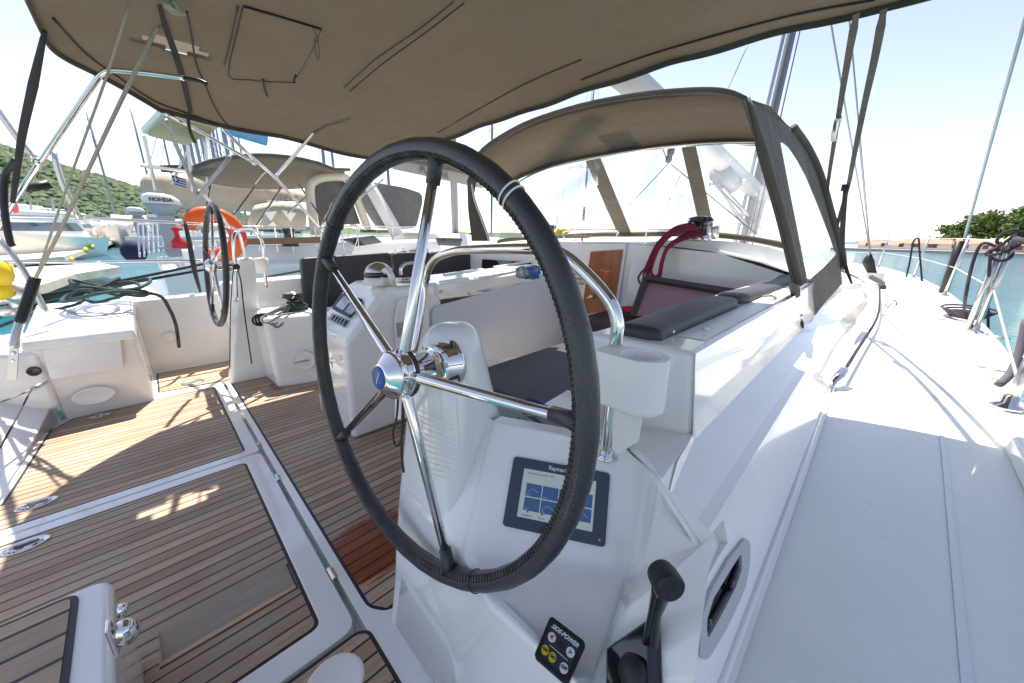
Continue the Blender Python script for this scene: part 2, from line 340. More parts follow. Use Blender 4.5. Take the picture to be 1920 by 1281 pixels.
# ---- cockpit sole: moulded white base, teak panels with black borders
base = filled('cockpit_sole', [V(-3.95, -1.8, -.06), V(-.2, -1.8, -.06), V(-.2, 3.3, -.06), V(-3.95, 3.3, -.06)], [], GEL, yacht)
def frame_plate(name, outer, inner, r, z=0., t=.055):
    """white moulded rim: raised ring with rounded corners"""
    o = rpoly([V(*p, z) for p in outer], r); i = rpoly([V(*p, z) for p in inner], .03)
    f = filled(name, o, [i], GEL, yacht, thick=t)
    m = f.modifiers.new('bevel', 'BEVEL'); m.width = .007; m.segments = 3; m.limit_method = 'ANGLE'
    for p in f.data.polygons: p.use_smooth = False
    return f
def teak_panel(name, poly, r, z, mat, parent, holes=(), border=.011):
    o = rpoly([V(*p, z) for p in poly], r)
    hl = [[V(*p, z) for p in h] for h in holes]
    bd = filled(name + '_caulking', o, [[p for p in inset(o, border * 1.6)]], CAULK, parent, thick=.006)
    hb = [inset(h, -border) for h in [[V(*p, z + .0015) for p in h] for h in holes]] if False else [[V(p.x, p.y, z + .0015) for p in h] for h in hl]
    return filled(name, [V(p.x, p.y, z + .0015) for p in inset(o, border)], hb, mat, parent)
def foot_recess(x0, xm, x1, y0, y1, z, parent):
    d = .046
    MB().add([V(x0, y0, z), V(x0, y1, z), V(xm, y1, z - d), V(xm, y0, z - d)], [[0, 1, 2, 3]]).build('foot_chock_slope', TEAKG, parent)
    MB().add([V(xm, y0, z - d), V(xm, y1, z - d), V(x1 - .012, y1, z - .002), V(x1 - .012, y0, z - .002)], [[0, 1, 2, 3]]).build('foot_chock_riser', TEAKP, parent)
    MB().add([V(x1 - .012, y0, z - .004), V(x1 - .012, y1, z - .004), V(x1, y1, z - .012), V(x1, y0, z - .012)], [[0, 1, 2, 3]]).build('foot_chock_gap', MAHOG, parent)
    MB().add([V(x0, y1, z), V(x1, y1, z), V(xm, y1, z - d), V(x0, y0, z), V(x1, y0, z), V(xm, y0, z - d)], [[0, 1, 2], [3, 5, 4]]).build('foot_chock_end', GEL, parent)
TEAKG = teak('grey_teak', lines=False, c1=(.46, .39, .32), c2=(.56, .48, .40), bleach=.4)
# stern hatch under the helmsman (starboard) and its twin to port
frame_plate('stern_hatch_rim', [(-2.285, -1.7), (-.93, -1.7), (-.93, .243), (-2.285, .243)], [(-2.225, -1.6), (-1.012, -1.6), (-1.012, .165), (-2.225, .165)], .05)
th = teak_panel('stern_hatch_teak', [(-2.225, -1.6), (-1.012, -1.6), (-1.012, .165), (-2.225, .165)], .035, -.003, TEAK, yacht, holes=[[(-1.345, -.196), (-1.2, -.196), (-1.2, .153), (-1.345, .153)]])
foot_recess(-1.345, -1.278, -1.2, -.196, .153, -.0015, yacht)
frame_plate('stern_hatch_rim', [(-2.297, -1.7), (-2.297, .243), (-3.75, .243), (-3.75, -.64), (-3.60, -.74), (-2.6, -.80), (-2.5, -1.7)], [(-2.352, -1.6), (-2.352, .185), (-3.69, .185), (-3.67, -.57), (-3.52, -.655), (-2.60, -.69), (-2.5, -1.6)], .04)
teak_panel('stern_hatch_teak', [(-2.352, -1.6), (-2.352, .185), (-3.69, .185), (-3.67, -.57), (-3.52, -.655), (-2.60, -.69), (-2.5, -1.6)], .03, -.003, TEAK, yacht, holes=[[(-3.62, -.2), (-3.62, .160), (-3.50, .160), (-3.50, -.2)]])
foot_recess(-3.62, -3.565, -3.50, -.2, .160, -.0015, yacht)
# forward cockpit sole
frame_plate('cockpit_sole_rim', [(-3.85, .262), (-.60, .262), (-.55, 3.25), (-3.85, 3.25)], [(-3.70, .292), (-.965, .292), (-.905, .335), (-.905, 3.2), (-3.70, 3.2)], .02)
teak_panel('cockpit_sole_teak', [(-3.70, .292), (-.965, .292), (-.905, .335), (-.905, 3.2), (-3.70, 3.2)], .02, -.003, TEAK, yacht)
# small panel to starboard of the groove
teak_panel('helm_corner_teak', [(-.92, -1.6), (-.86, -1.6), (-.62, .27), (-.89, .268), (-.915, .24)], .02, .001, TEAK, yacht)
lathe('helm_corner_drain', P(628, 1283, z=0) + V(0, 0, -.002), (0, 0, 1), [(0, .075), (.006, .075), (.009, .066), (.006, .06), (.006, 0)], PLW, yacht, n=36)
# hinges in the groove
for (hx, hy) in ((563, 1085), (497, 885), (466, 820), (417, 735)):
    c = P(hx + 30, hy + 8, z=.004); c = V(c.x, .252, .004)
    MB().tube([c + V(-.03, 0, 0), c + V(.03, 0, 0)], .0065).box(c.x - .028, c.x + .028, c.y - .012, c.y + .012, -.004, .003).build('hatch_hinge', STEEL, yacht, smooth=False)
# flush lifting rings
for (rx, ry, sc) in ((48, 1023, 1), (69, 945, 1), (187, 780, .8)):
    c = P(rx, ry, z=0); r = .042 * sc
    fl = MB().lathe(c, (0, 0, 1), [(.0, r), (.003, r), (.004, r * .9), (.001, r * .8), (.0, r * .55), (-.0005, 0.001)], 32)
    for v in fl.v: v.y = c.y + (v.y - c.y) * 1.5
    f = fl.build('lifting_ring_plate', STEEL, yacht, smooth=True)
    MB().box(c.x - r * .35, c.x + r * .35, c.y - r * .7, c.y + r * .7, .0005, .002).build('lifting_ring_hole', BLK, f)
    MB().tube([c + V(math.cos(a) * r * .55, math.sin(a) * r * 1.0, .005) for a in [k * .5 for k in range(13)]], .0035, 6).build('lifting_ring', STEEL, f, smooth=True)

# ---- starboard helm console
TLc, TRc, BRc, BLc = V(-.525, .526, .659), V(-.342, .647, .645), V(-.294, .569, .531), V(-.478, .449, .546)
nC = (TRc - TLc).cross(BLc - TLc).normalized()
def onpl(px, py, p0=TLc, n=nC):
    r = R3 @ Vector((px - CX, -(py - CY), -F)).normalized(); return CAM + r * ((p0 - CAM).dot(n) / r.dot(n))
A1, A2, A3 = onpl(930, 796), onpl(1185, 843), P(1235, 905, z=.70); A4 = V(-.127, .5725, .65)
B1, B2, B3 = onpl(872, 1030), onpl(1090, 1060), onpl(1200, 1080)
B3 = B3 + (B3 - CAM) * -.06
E1 = P(925, 1130, y=.350); E2 = P(1095, 1285, y=.352); C1 = P(1163, 1131, y=.495); D2 = V(-.070, .434, .542)
nT = (A4 - C1).cross(D2 - C1).normalized(); C2 = onpl(1106, 1290, C1, nT)
G1, G2, G3 = V(-.89, .325, -.03), V(-.60, .345, -.03), V(-.15, .36, -.03)
B0 = V(-.80, .372, .50); A0 = V(-.72, .56, .715)
cb = MB()
cv = [A1, A2, A3, A4, B1, B2, B3, E1, E2, C1, C2, D2, G1, G2, G3, B0, A0, V(-.89, .8, -.03), V(-.80, .8, .5), A1 + V(-.03, .05, 0), A2 + V(-.02, .05, 0), A1 + V(-.03, .05, -.3), A2 + V(-.02, .05, -.3), V(-.127, .5725, -.03)]
A3p, B3p = onpl(1222, 880), onpl(1192, 1079); cv += [A3p, B3p]; q_ = len(cv) - 2
cf = [[0, 1, q_, q_ + 1, 5, 4], [1, 2, q_], [q_, 2, q_ + 1], [2, 3, q_ + 1], [4, 5, 7], [5, q_ + 1, 9, 10, 8, 7], [q_ + 1, 3, 9], [9, 3, 11, 10], [12, 13, 8, 7, 4, 15], [13, 14, 8], [14, 10, 8], [14, 23, 11, 10], [15, 4, 0, 16], [12, 15, 18, 17], [0, 19, 20, 1], [19, 21, 22, 20]]
console = mk('helm_console', cv, cf, GEL, yacht, bevel=.016, seg=4, ang=14)
# pedestal column (lofted)
def colsec(x0, x1, y0, y1, z, r, n=7, ys=0): 
    cx, cy = (x0 + x1) / 2, (y0 + y1) / 2; return [V(cx + u, cy + v, z) for u, v in rrect(x1 - x0, y1 - y0, min(r, (x1 - x0) * .49, (y1 - y0) * .49), n)]
pd = MB().loft([colsec(-.885, -.52, .330, .70, 0, .03), colsec(-.875, -.545, .352, .68, .25, .04), colsec(-.865, -.575, .372, .65, .45, .05), colsec(-.860, -.60, .390, .63, .58, .06), colsec(-.855, -.625, .408, .61, .70, .062), colsec(-.845, -.648, .420, .60, .80, .065),
                colsec(-.820, -.662, .432, .59, .88, .066), colsec(-.806, -.672, .442, .585, .918, .062), colsec(-.788, -.688, .458, .57, .942, .048), colsec(-.765, -.712, .482, .55, .953, .025)])
pd.build('helm_pedestal', GEL, yacht, smooth=True)
# ribbed tread on the pedestal
gp = MB()
for k in range(12):
    t = k / 11; a = P(783 + 22 * t, 768 + 120 * t, y=.398 - .02 * t); b = P(846 + 26 * t, 797 + 108 * t, y=.398 - .02 * t)
    gp.tube([a + V(0, .0008, 0), b + V(0, .0008, 0)], .0013, 5)
gp.build('pedestal_tread_ribs', GEL, yacht, smooth=True)
# ---- starboard coaming, coachroof side and side deck as lofts along the boat
st = [  # Y, outboard profile from the crease above the portlight wall up to the coaming top
    (.5735, [(-.127, .65), (-.149, .654), (-.168, .664), (-.188, .672), (-.190, .673)]),
    (.72, [(-.127, .65), (-.149, .654), (-.168, .664), (-.214, .687), (-.224, .70)]),
    (.855, [(-.127, .65), (-.149, .654), (-.168, .664), (-.236, .69), (-.240, .70)]),
    (.862, [(-.127, .65), (-.149, .654), (-.168, .664), (-.236, .69), (-.2625, .90)]),
    (1.6, [(-.127, .65), (-.149, .654), (-.168, .664), (-.236, .69), (-.2625, .90)]),
    (2.4, [(-.125, .65), (-.147, .654), (-.166, .664), (-.236, .69), (-.2625, .90)]),
    (3.4, [(-.11, .64), (-.14, .647), (-.165, .66), (-.24, .69), (-.30, .89)]),
    (5.0, [(-.04, .60), (-.08, .61), (-.13, .63), (-.22, .66), (-.38, .80)]),
    (8.0, [(-.16, .57), (-.2, .58), (-.25, .60), (-.36, .63), (-.52, .72)]),
    (12., [(-.8, .54), (-.84, .545), (-.9, .555), (-1.0, .57), (-1.2, .62)]),
    (14., [(-1.42, .515), (-1.5, .52), (-1.56, .525), (-1.65, .53), (-1.8, .55)])]
foot_ = [(.5735, -.048), (1.6, -.048), (2.4, -.045), (3.4, -.01), (5., .05), (8., -.07), (12., -.72), (14., -1.34)]
mk('starboard_coaming', [V(x, y, z) for y, pr in st for x, z in pr], [[k * 5 + i, k * 5 + i + 1, (k + 1) * 5 + i + 1, (k + 1) * 5 + i] for k in range(len(st) - 1) for i in range(4)], GEL, yacht, bevel=.008, seg=3, ang=12)
# wall between that crease and the side deck, pierced for the scoop and the portlight
nW = V(.885, 0, .466).normalized(); pW = V(-.127, .6, .65)
def wl(px, py, h=0.): return onpl(px, py, pW, nW) + nW * h
scoop = [wl(1312, 1024), wl(1357, 974), wl(1364, 1018), wl(1345, 1048), wl(1312, 1112)]
pl_out = [(1383, 1010), (1400, 1012), (1401, 1050), (1396, 1100), (1340, 1215), (1315, 1238), (1305, 1225), (1308, 1160), (1325, 1100)]
hole_ = rpoly([wl(a, b) for a, b in ((1387, 1026), (1389, 1067), (1376, 1104), (1347, 1160), (1317, 1208), (1313, 1165), (1328, 1117), (1362, 1060))], .006, 4)
W1, W2, W3, W4, W5 = V(-.1275, .5705, .6505), V(-.127, 1.6, .65), V(-.048, 1.6, .50), V(-.048, .485, .50), V(-.070, .4335, .542)
filled('portlight_wall', [W1, W2, W3, W4, W5], [scoop, hole_], GEL, yacht)
ft = [V(x, y, .5) for y, x in foot_[1:]]; up_ = [V(s_[1][0][0], s_[0], s_[1][0][1]) for s_ in st if s_[0] >= 1.6]
mk('coaming_lower_wall', [p for ab in zip(ft, up_) for p in ab], [[2 * k, 2 * k + 1, 2 * k + 3, 2 * k + 2] for k in range(len(ft) - 1)], GEL, yacht, smooth=True)
# inside of the scoop: a slope that runs in under the upper edge
sf = [scoop[0] - nW * .022 + V(.004, .02, -.004), scoop[1] - nW * .032, scoop[2] - nW * .012, scoop[3], scoop[4]]
mk('vent_scoop', scoop + sf[:3], [[0, 1, 6, 5], [1, 2, 7, 6], [5, 6, 7, 2, 3, 4], [0, 5, 4]], GEL, yacht)

MB().tube([W4 + V(0, 0, .004), V(-.048, 2.4, .504)], .006, 8).build('deck_edge_fillet', GEL, yacht, smooth=True)
# end face of the box, step, top and inner face
MB().hexa([V(-.242, .860, .66), V(-.242, 3.4, .66), V(-.62, 3.4, .60), V(-.62, .860, .60)], [V(-.2625, .862, .90), V(-.30, 3.4, .895), V(-.56, 3.4, .895), V(-.56, .862, .90)]).build('coaming_box', GEL, yacht, bevel=.02, seg=4)
FC = V(-.242, .862, .70)
mk('coaming_step', [A2 + V(-.01, .01, -.003), A3 + V(0, .003, -.002), FC, P(1195, 800, y=.865), V(-.62, .865, .70), V(-.62, .75, .69), V(-.190, .5735, .673)], [[0, 1, 2, 3], [0, 3, 4, 5], [1, 6, 2]], GEL, yacht)
MB().tube([A2 + V(0, 0, .002), P(1212, 868, z=.698), A3 + V(0, 0, .001), P(1260, 944, z=.685), P(1284, 982, z=.668), P(1299, 1006, z=.657), A4 + V(.001, -.001, .001)], [.0085, .0085, .008, .0065, .0065, .006, .006], 8, 5).build('console_joint', GEL, yacht, smooth=True)
MB().box(-.36, -.285, 1.0, 2.35, .9008, .9018).build('coaming_nonskid_patch', NSK, yacht)
for y_ in (1.13, 1.95): MB().sphere((-.325, y_, .905), .011, 10, (1, 1, .4)).build('coaming_snap_stud', PLW, yacht, smooth=True)
# side deck
toe = [(.36, -.5), (.37, .43), (.37, .48), (.38, 1.1), (.42, 2.33), (.56, 2.8), (.63, 3.5), (.67, 4.4), (.70, 5.6), (.71, 7.2), (.66, 8.7), (.55, 10.3), (.32, 12.2), (.03, 13.9), (-.6, 15.6), (-2.3, 17.6)]
inn = [(-.09, -.5), (-.06, .43), (-.03, .48), (-.03, 1.1), (-.05, 2.33), (-.03, 2.8), (.0, 3.5), (.03, 4.4), (.05, 5.6), (-.04, 7.2), (-.1, 8.7), (-.3, 10.3), (-.6, 12.2), (-1.2, 13.9), (-1.9, 15.6), (-2.4, 17.6)]
dk = []
for (a, b), (c, d) in zip(inn, toe):
    for k in range(5): t = k / 4; dk.append(V(a - .02 + (c - a + .02) * t, b + (d - b) * t, .5 - .004 + .008 * math.sin(math.pi * t)))
mk('side_deck', dk, [[k * 5 + i, k * 5 + i + 1, (k + 1) * 5 + i + 1, (k + 1) * 5 + i] for k in range(len(toe) - 1) for i in range(4)], NSK, yacht, smooth=True)
mk('foredeck', [V(-.6, 11.9, .5), V(-1.2, 13.8, .51), V(-2.3, 17.5, .52), V(-3.4, 13.8, .51), V(-4.0, 11.9, .5)], [[0, 1, 2, 3, 4]], NSK, yacht)
# smooth gelcoat strips of the non-skid pattern
mk('side_deck_gutter', [V(-.050, .49, .5045), V(-.050, 2.4, .5045), V(-.034, 2.4, .5045), V(-.034, .49, .5045)], [[0, 1, 2, 3]], GEL, yacht)
mk('side_deck_waterway', [V(.186, .3, .5047), V(.200, .3, .5047), V(.263, 1.65, .5047), V(.290, 2.4, .5047), V(.282, 2.4, .5047), V(.252, 1.65, .5047)], [[0, 1, 2, 3, 4, 5]], NSKL, yacht)
# toe rail, gate base and topsides
MB().tube([V(x, y, .51) for x, y in toe[4:]], .011, 6, 3).build('toe_rail', GEL, yacht, smooth=True)
MB().hexa([V(.375, 1.0, .49), V(.417, 2.33, .49), V(1.0, 2.42, .49), V(1.0, 1.0, .49)], [V(.385, 1.0, .545), V(.425, 2.33, .545), V(1.0, 2.42, .545), V(1.0, 1.0, .545)]).build('gate_moulding', GEL, yacht, bevel=.012)
MB().hexa([V(.33, -.4, .49), V(.375, 1.0, .49), V(1.0, 1.0, .49), V(1.0, -.4, .49)], [V(.34, -.4, .545), V(.385, 1.0, .545), V(1.0, 1.0, .545), V(1.0, -.4, .545)]).build('gate_moulding', GEL, yacht)
hs = []
for x, y in [(t[0] + (.02 if i else 0), t[1]) for i, t in enumerate(toe)]: hs += [V(x, y, .5), V(x - .06, y, .1), V(x - .25, y * .99, -.6), V(x - .5, y * .98, -1.1)]
mk('starboard_topsides', hs, [[k * 4 + i, k * 4 + i + 1, k * 4 + i + 5, k * 4 + i + 4] for k in range(len(toe) - 1) for i in range(3)], GEL, yacht, smooth=True)
hs = [V(-4.6 - p.x, p.y, p.z) for p in hs]
mk('port_topsides', hs, [[k * 4 + i, k * 4 + i + 1, k * 4 + i + 5, k * 4 + i + 4] for k in range(2, len(toe) - 1) for i in range(3)], GEL, yacht, smooth=True)
# coachroof
cr = []
for y, zc, hw, ze in ((3.2, 1.15, 2.00, .90), (3.6, 1.17, 2.00, .89), (5.0, 1.10, 1.92, .80), (8., .94, 1.78, .72), (12., .72, 1.1, .62), (14., .56, .5, .55)):
    for k in range(13):
        t = -1 + 2 * k / 12; cr.append(V(-2.3 + hw * t, y, ze + (zc - ze) * (1 - abs(t) ** 3.2)))
mk('coachroof', cr, [[k * 13 + i, k * 13 + i + 1, (k + 1) * 13 + i + 1, (k + 1) * 13 + i] for k in range(5) for i in range(12)], GEL, yacht, smooth=True)
mk('port_coachroof_side', [V(-4.3, 3.2, .9), V(-4.25, 5, .8), V(-4.08, 8, .72), V(-4.5, 8, .5), V(-4.6, 5, .5), V(-4.6, 3.2, .5)], [[0, 1, 2, 3, 4, 5]], GEL, yacht)
# cabin bulkhead at the forward end of the cockpit with the companionway
bp = [V(-4.3, 3.2, -.03), V(-.5, 3.2, -.03), V(-.45, 3.2, .93), V(-.9, 3.2, 1.07), V(-1.6, 3.2, 1.135), V(-2.3, 3.2, 1.15), V(-3.2, 3.2, 1.14), V(-4.1, 3.2, 1.05), V(-4.3, 3.2, .9)]
MB().prism(bp, (0, -.03, 0)).build('cabin_bulkhead', GEL, yacht)
dw = [P(1108, 472, y=3.14), P(1168, 468, y=3.14), P(1150, 583, y=3.14), P(1090, 590, y=3.14)]
MB().prism([P(1094, 458, y=3.16), P(1176, 456, y=3.16), P(1158, 592, y=3.16), P(1080, 600, y=3.16)], (0, -.012, 0)).build('companionway_frame', GEL, yacht, bevel=.006)
dr = MB().prism(dw, (0, -.006, 0)).build('companionway_door', MAHOG, yacht)
tube('door_catch', [P(1102, 558, y=3.12), P(1112, 556, y=3.1)], .02, STEEL, dr)
wv = MB()
for k in range(5): a = P(1086, 496 + 9 * k, y=3.13); wv.box(a.x - .06, a.x + .05, 3.125, 3.14, a.z - .008, a.z + .008)
wv.build('vent_louvres', PLG, yacht)
pw = MB().prism([P(905, 486, y=3.16), P(996, 492, y=3.16), P(1000, 520, y=3.16), P(903, 516, y=3.16)], (0, -.01, 0)).build('cabin_window', GLASS, yacht)
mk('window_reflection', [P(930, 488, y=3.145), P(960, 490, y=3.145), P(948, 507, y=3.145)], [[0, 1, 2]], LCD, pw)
# moulded shoulder between bulkhead and starboard coaming
gr_ = [[P(1183, 458, y=3.165), P(1250, 449, y=3.25), P(1340, 450, y=3.45), P(1430, 458, y=3.6), P(1490, 478, y=3.7)],
       [P(1182, 500, y=3.14), P(1250, 490, y=3.22), P(1330, 495, y=3.38), P(1420, 505, y=3.5), P(1496, 515, y=3.55)],
       [P(1178, 545, y=3.12), P(1245, 545, y=3.17), P(1330, 550, y=3.25), P(1415, 545, y=3.3), P(1500, 548, x=-.31)],
       [P(1150, 610, y=3.11), P(1240, 620, y=3.12), P(1330, 610, y=3.15), P(1410, 590, y=3.15), P(1490, 575, x=-.38)]]
mk('cabin_shoulder', [p for r_ in gr_ for p in r_], [[k * 5 + i, k * 5 + i + 1, (k + 1) * 5 + i + 1, (k + 1) * 5 + i] for k in range(3) for i in range(4)], GEL, yacht, sub=2)
# inner wall under the starboard coaming, seat base
MB().box(-.58, -.50, .88, 3.15, -.02, .86).build('seat_back_wall', GEL, yacht)
MB().box(-1.42, -.5, 1.02, 3.16, -.02, .41).build('seat_base', GEL, yacht, bevel=.02)
# ---- port side: pedestal, winch pod, seat, coaming, locker
MB().hexa([V(-3.78, .28, -.02), V(-3.665, .28, -.02), V(-3.665, .56, -.02), V(-3.78, .56, -.02)], [P(436, 487, x=-3.80), P(447, 482, x=-3.68), P(477, 483, x=-3.68), P(470, 479, x=-3.80)]).build('port_helm_pedestal', GEL, yacht, bevel=.03, seg=4)
pt = P(505, 600, x=-3.3).z
MB().hexa([V(-3.72, .545, -.02), V(-3.30, .555, -.02), V(-3.18, .95, -.02), V(-3.72, .95, -.02)], [V(-3.74, .53, .60), V(-3.34, .55, .58), V(-3.22, .95, .58), V(-3.74, .95, .60)]).build('port_winch_pod', GEL, yacht, bevel=.035, seg=4)
MB().hexa([V(-4.45, .45, -.02), V(-3.60, .55, -.02), V(-3.5, 3.16, -.02), V(-4.45, 3.16, -.02)], [V(-4.45, .45, .45), V(-3.64, .6, .45), V(-3.54, 3.16, .45), V(-4.45, 3.16, .45)]).build('port_seat_base', GEL, yacht, bevel=.02)
MB().hexa([V(-4.30, .40, .3), V(-4.10, .40, .3), V(-4.05, 3.2, .3), V(-4.35, 3.2, .3)], [V(-4.36, .40, .80), V(-4.14, .40, .80), V(-4.09, 3.2, .88), V(-4.4, 3.2, .88)]).build('port_coaming', GEL, yacht, bevel=.04, seg=4)
MB().hexa([V(-4.56, -.5, -.02), V(-4.42, -.5, -.02), V(-4.42, .5, -.02), V(-4.56, .5, -.02)], [V(-4.62, -.5, .665), V(-4.44, -.5, .665), V(-4.44, .5, .685), V(-4.62, .5, .685)]).build('port_quarter_wall', GEL, yacht, bevel=.025, seg=4)
lx = -3.62
lk = [V(lx, -.60, -.02), V(lx, -.17, -.02), V(lx + .02, -.17, .44), V(lx + .02, -.60, .44)]
MB().hexa([V(-3.72, -.60, -.02), V(-3.66, -.60, -.02), V(-3.70, -.165, -.02), V(-4.44, -.165, -.02)], [V(-4.44, -.64, .56), V(-3.60, -.64, .545), V(-3.60, -.18, .535), V(-4.44, -.18, .66)]).build('port_locker', GEL, yacht, bevel=.02)
MB().hexa([V(-4.46, -.68, .60), V(-3.56, -.66, .505), V(-3.56, -.16, .50), V(-4.46, -.16, .60)], [V(-4.46, -.68, .70), V(-3.57, -.65, .575), V(-3.57, -.17, .575), V(-4.46, -.17, .69)]).build('port_locker_lid', GEL, yacht, bevel=.022, seg=4)
MB().prism(rpoly([P(80, 655, x=-3.585), P(226, 632, x=-3.585), P(232, 690, x=-3.60), P(95, 712, x=-3.60)], .02), (.012, 0, 0)).build('locker_face_panel', GEL, yacht, bevel=.006)
ov = MB().lathe(P(176, 742, x=-3.62), (1, 0, -.05), [(0, .1), (.008, .1), (.011, .092), (.008, .085), (.007, 0)], 36)
c0 = P(176, 742, x=-3.62)
for v in ov.v: v.z = c0.z + (v.z - c0.z) * .62
ov.build('locker_inspection_cover', GEL, yacht, smooth=True)
lathe('locker_button', P(64, 696, x=-3.6), (1, 0, 0), [(-.01, .03), (.01, .03), (.014, .024), (.009, .02), (.009, 0)], BLKG, yacht)
MB().hexa([V(-4.44, -.62, -.02), V(-3.62, -.62, -.02), V(-2.4, -.95, -.02), V(-2.4, -1.6, -.02)], [P(-60, 690, x=-3.9), P(95, 760, x=-3.66), P(30, 900, x=-2.92), P(-60, 905, x=-3.0)]).build('port_quarter_moulding', GEL, yacht, bevel=.02)
MB().box(-4.46, -3.6, -1.5, -.60, .1, .50).build('stern_moulding', GEL, yacht, bevel=.03)
# port helm side sole, bright teak
teak_panel('port_sole_teak', [(-4.40, -.15), (-3.80, -.15), (-3.745, .25), (-3.745, .45), (-4.40, .45)], .02, .012, TEAKS, yacht)
MB().box(-4.42, -3.74, -.17, .5, -.02, .010).build('port_sole_step', GEL, yacht)
lathe('sole_drain', P(362, 717, z=.014), (0, 0, 1), [(0, .075), (.005, .075), (.008, .068), (.004, .06), (.004, 0)], STEELB, yacht, n=32)
gr = MB()
for k in range(6): c = P(402 + 5 * k, 650 - k, y=.42); gr.box(c.x - .006, c.x + .006, .405, .418, c.z - .03, c.z + .03)
gr.build('sole_scupper', BLK, yacht)
dp = MB().prism(rpoly([P(293, 588, y=-.10), P(318, 578, y=.05), P(316, 618, y=.05), P(293, 620, y=-.1)], .02), (.01, .004, 0)).build('shower_recess', GEL, yacht, bevel=.005)
lathe('shower_cap', P(319, 632, x=-4.42), (1, -.3, 0), [(0, .045), (.02, .045), (.028, .034), (.03, 0)], PLW, yacht)
# speaker in the pod
sc_ = P(569, 676, x=-3.24)
sp = lathe('loudspeaker', sc_, (.95, -.28, .05), [(0, .088), (.012, .088), (.016, .082), (.012, .074), (.008, .07), (.012, .055), (.013, .022), (.016, .02), (.018, 0)], PLW, yacht, n=36)
MB().tube([sc_ + V(.018, -.068, .0), sc_ + V(.018, .068, .0)], .007).build('speaker_bar', PLG, sp, smooth=True)
# chainplate and mooring bits at the port quarter
cp = MB().prism(rpoly([P(18, 652, x=-3.5), P(36, 652, x=-3.5), P(33, 712, x=-3.48), P(12, 712, x=-3.48)], .01), (.012, 0, 0)).build('backstay_chainplate', STEELB, yacht, bevel=.002)
for k in range(4): lathe('chainplate_bolt', P(25 - k * .8, 662 + 14 * k, x=-3.488), (1, 0, 0), [(0, .012), (.006, .012), (.009, .006), (.009, 0)], STEEL, cp, n=16)
tube('gate_wire', [P(80, 718, x=-3.4), P(55, 733, x=-3.3), P(0, 755, x=-3.1)], .005, ROPEW, yacht)
tube('gate_wire', [P(58, 732, x=-3.3), P(28, 790, x=-3.0), P(0, 840, x=-2.7)], .004, STRAP, yacht)
MB().tube([P(85, 716, x=-3.41), P(62, 730, x=-3.32)], .014, 8).build('gate_hook', STEELB, yacht, smooth=True)

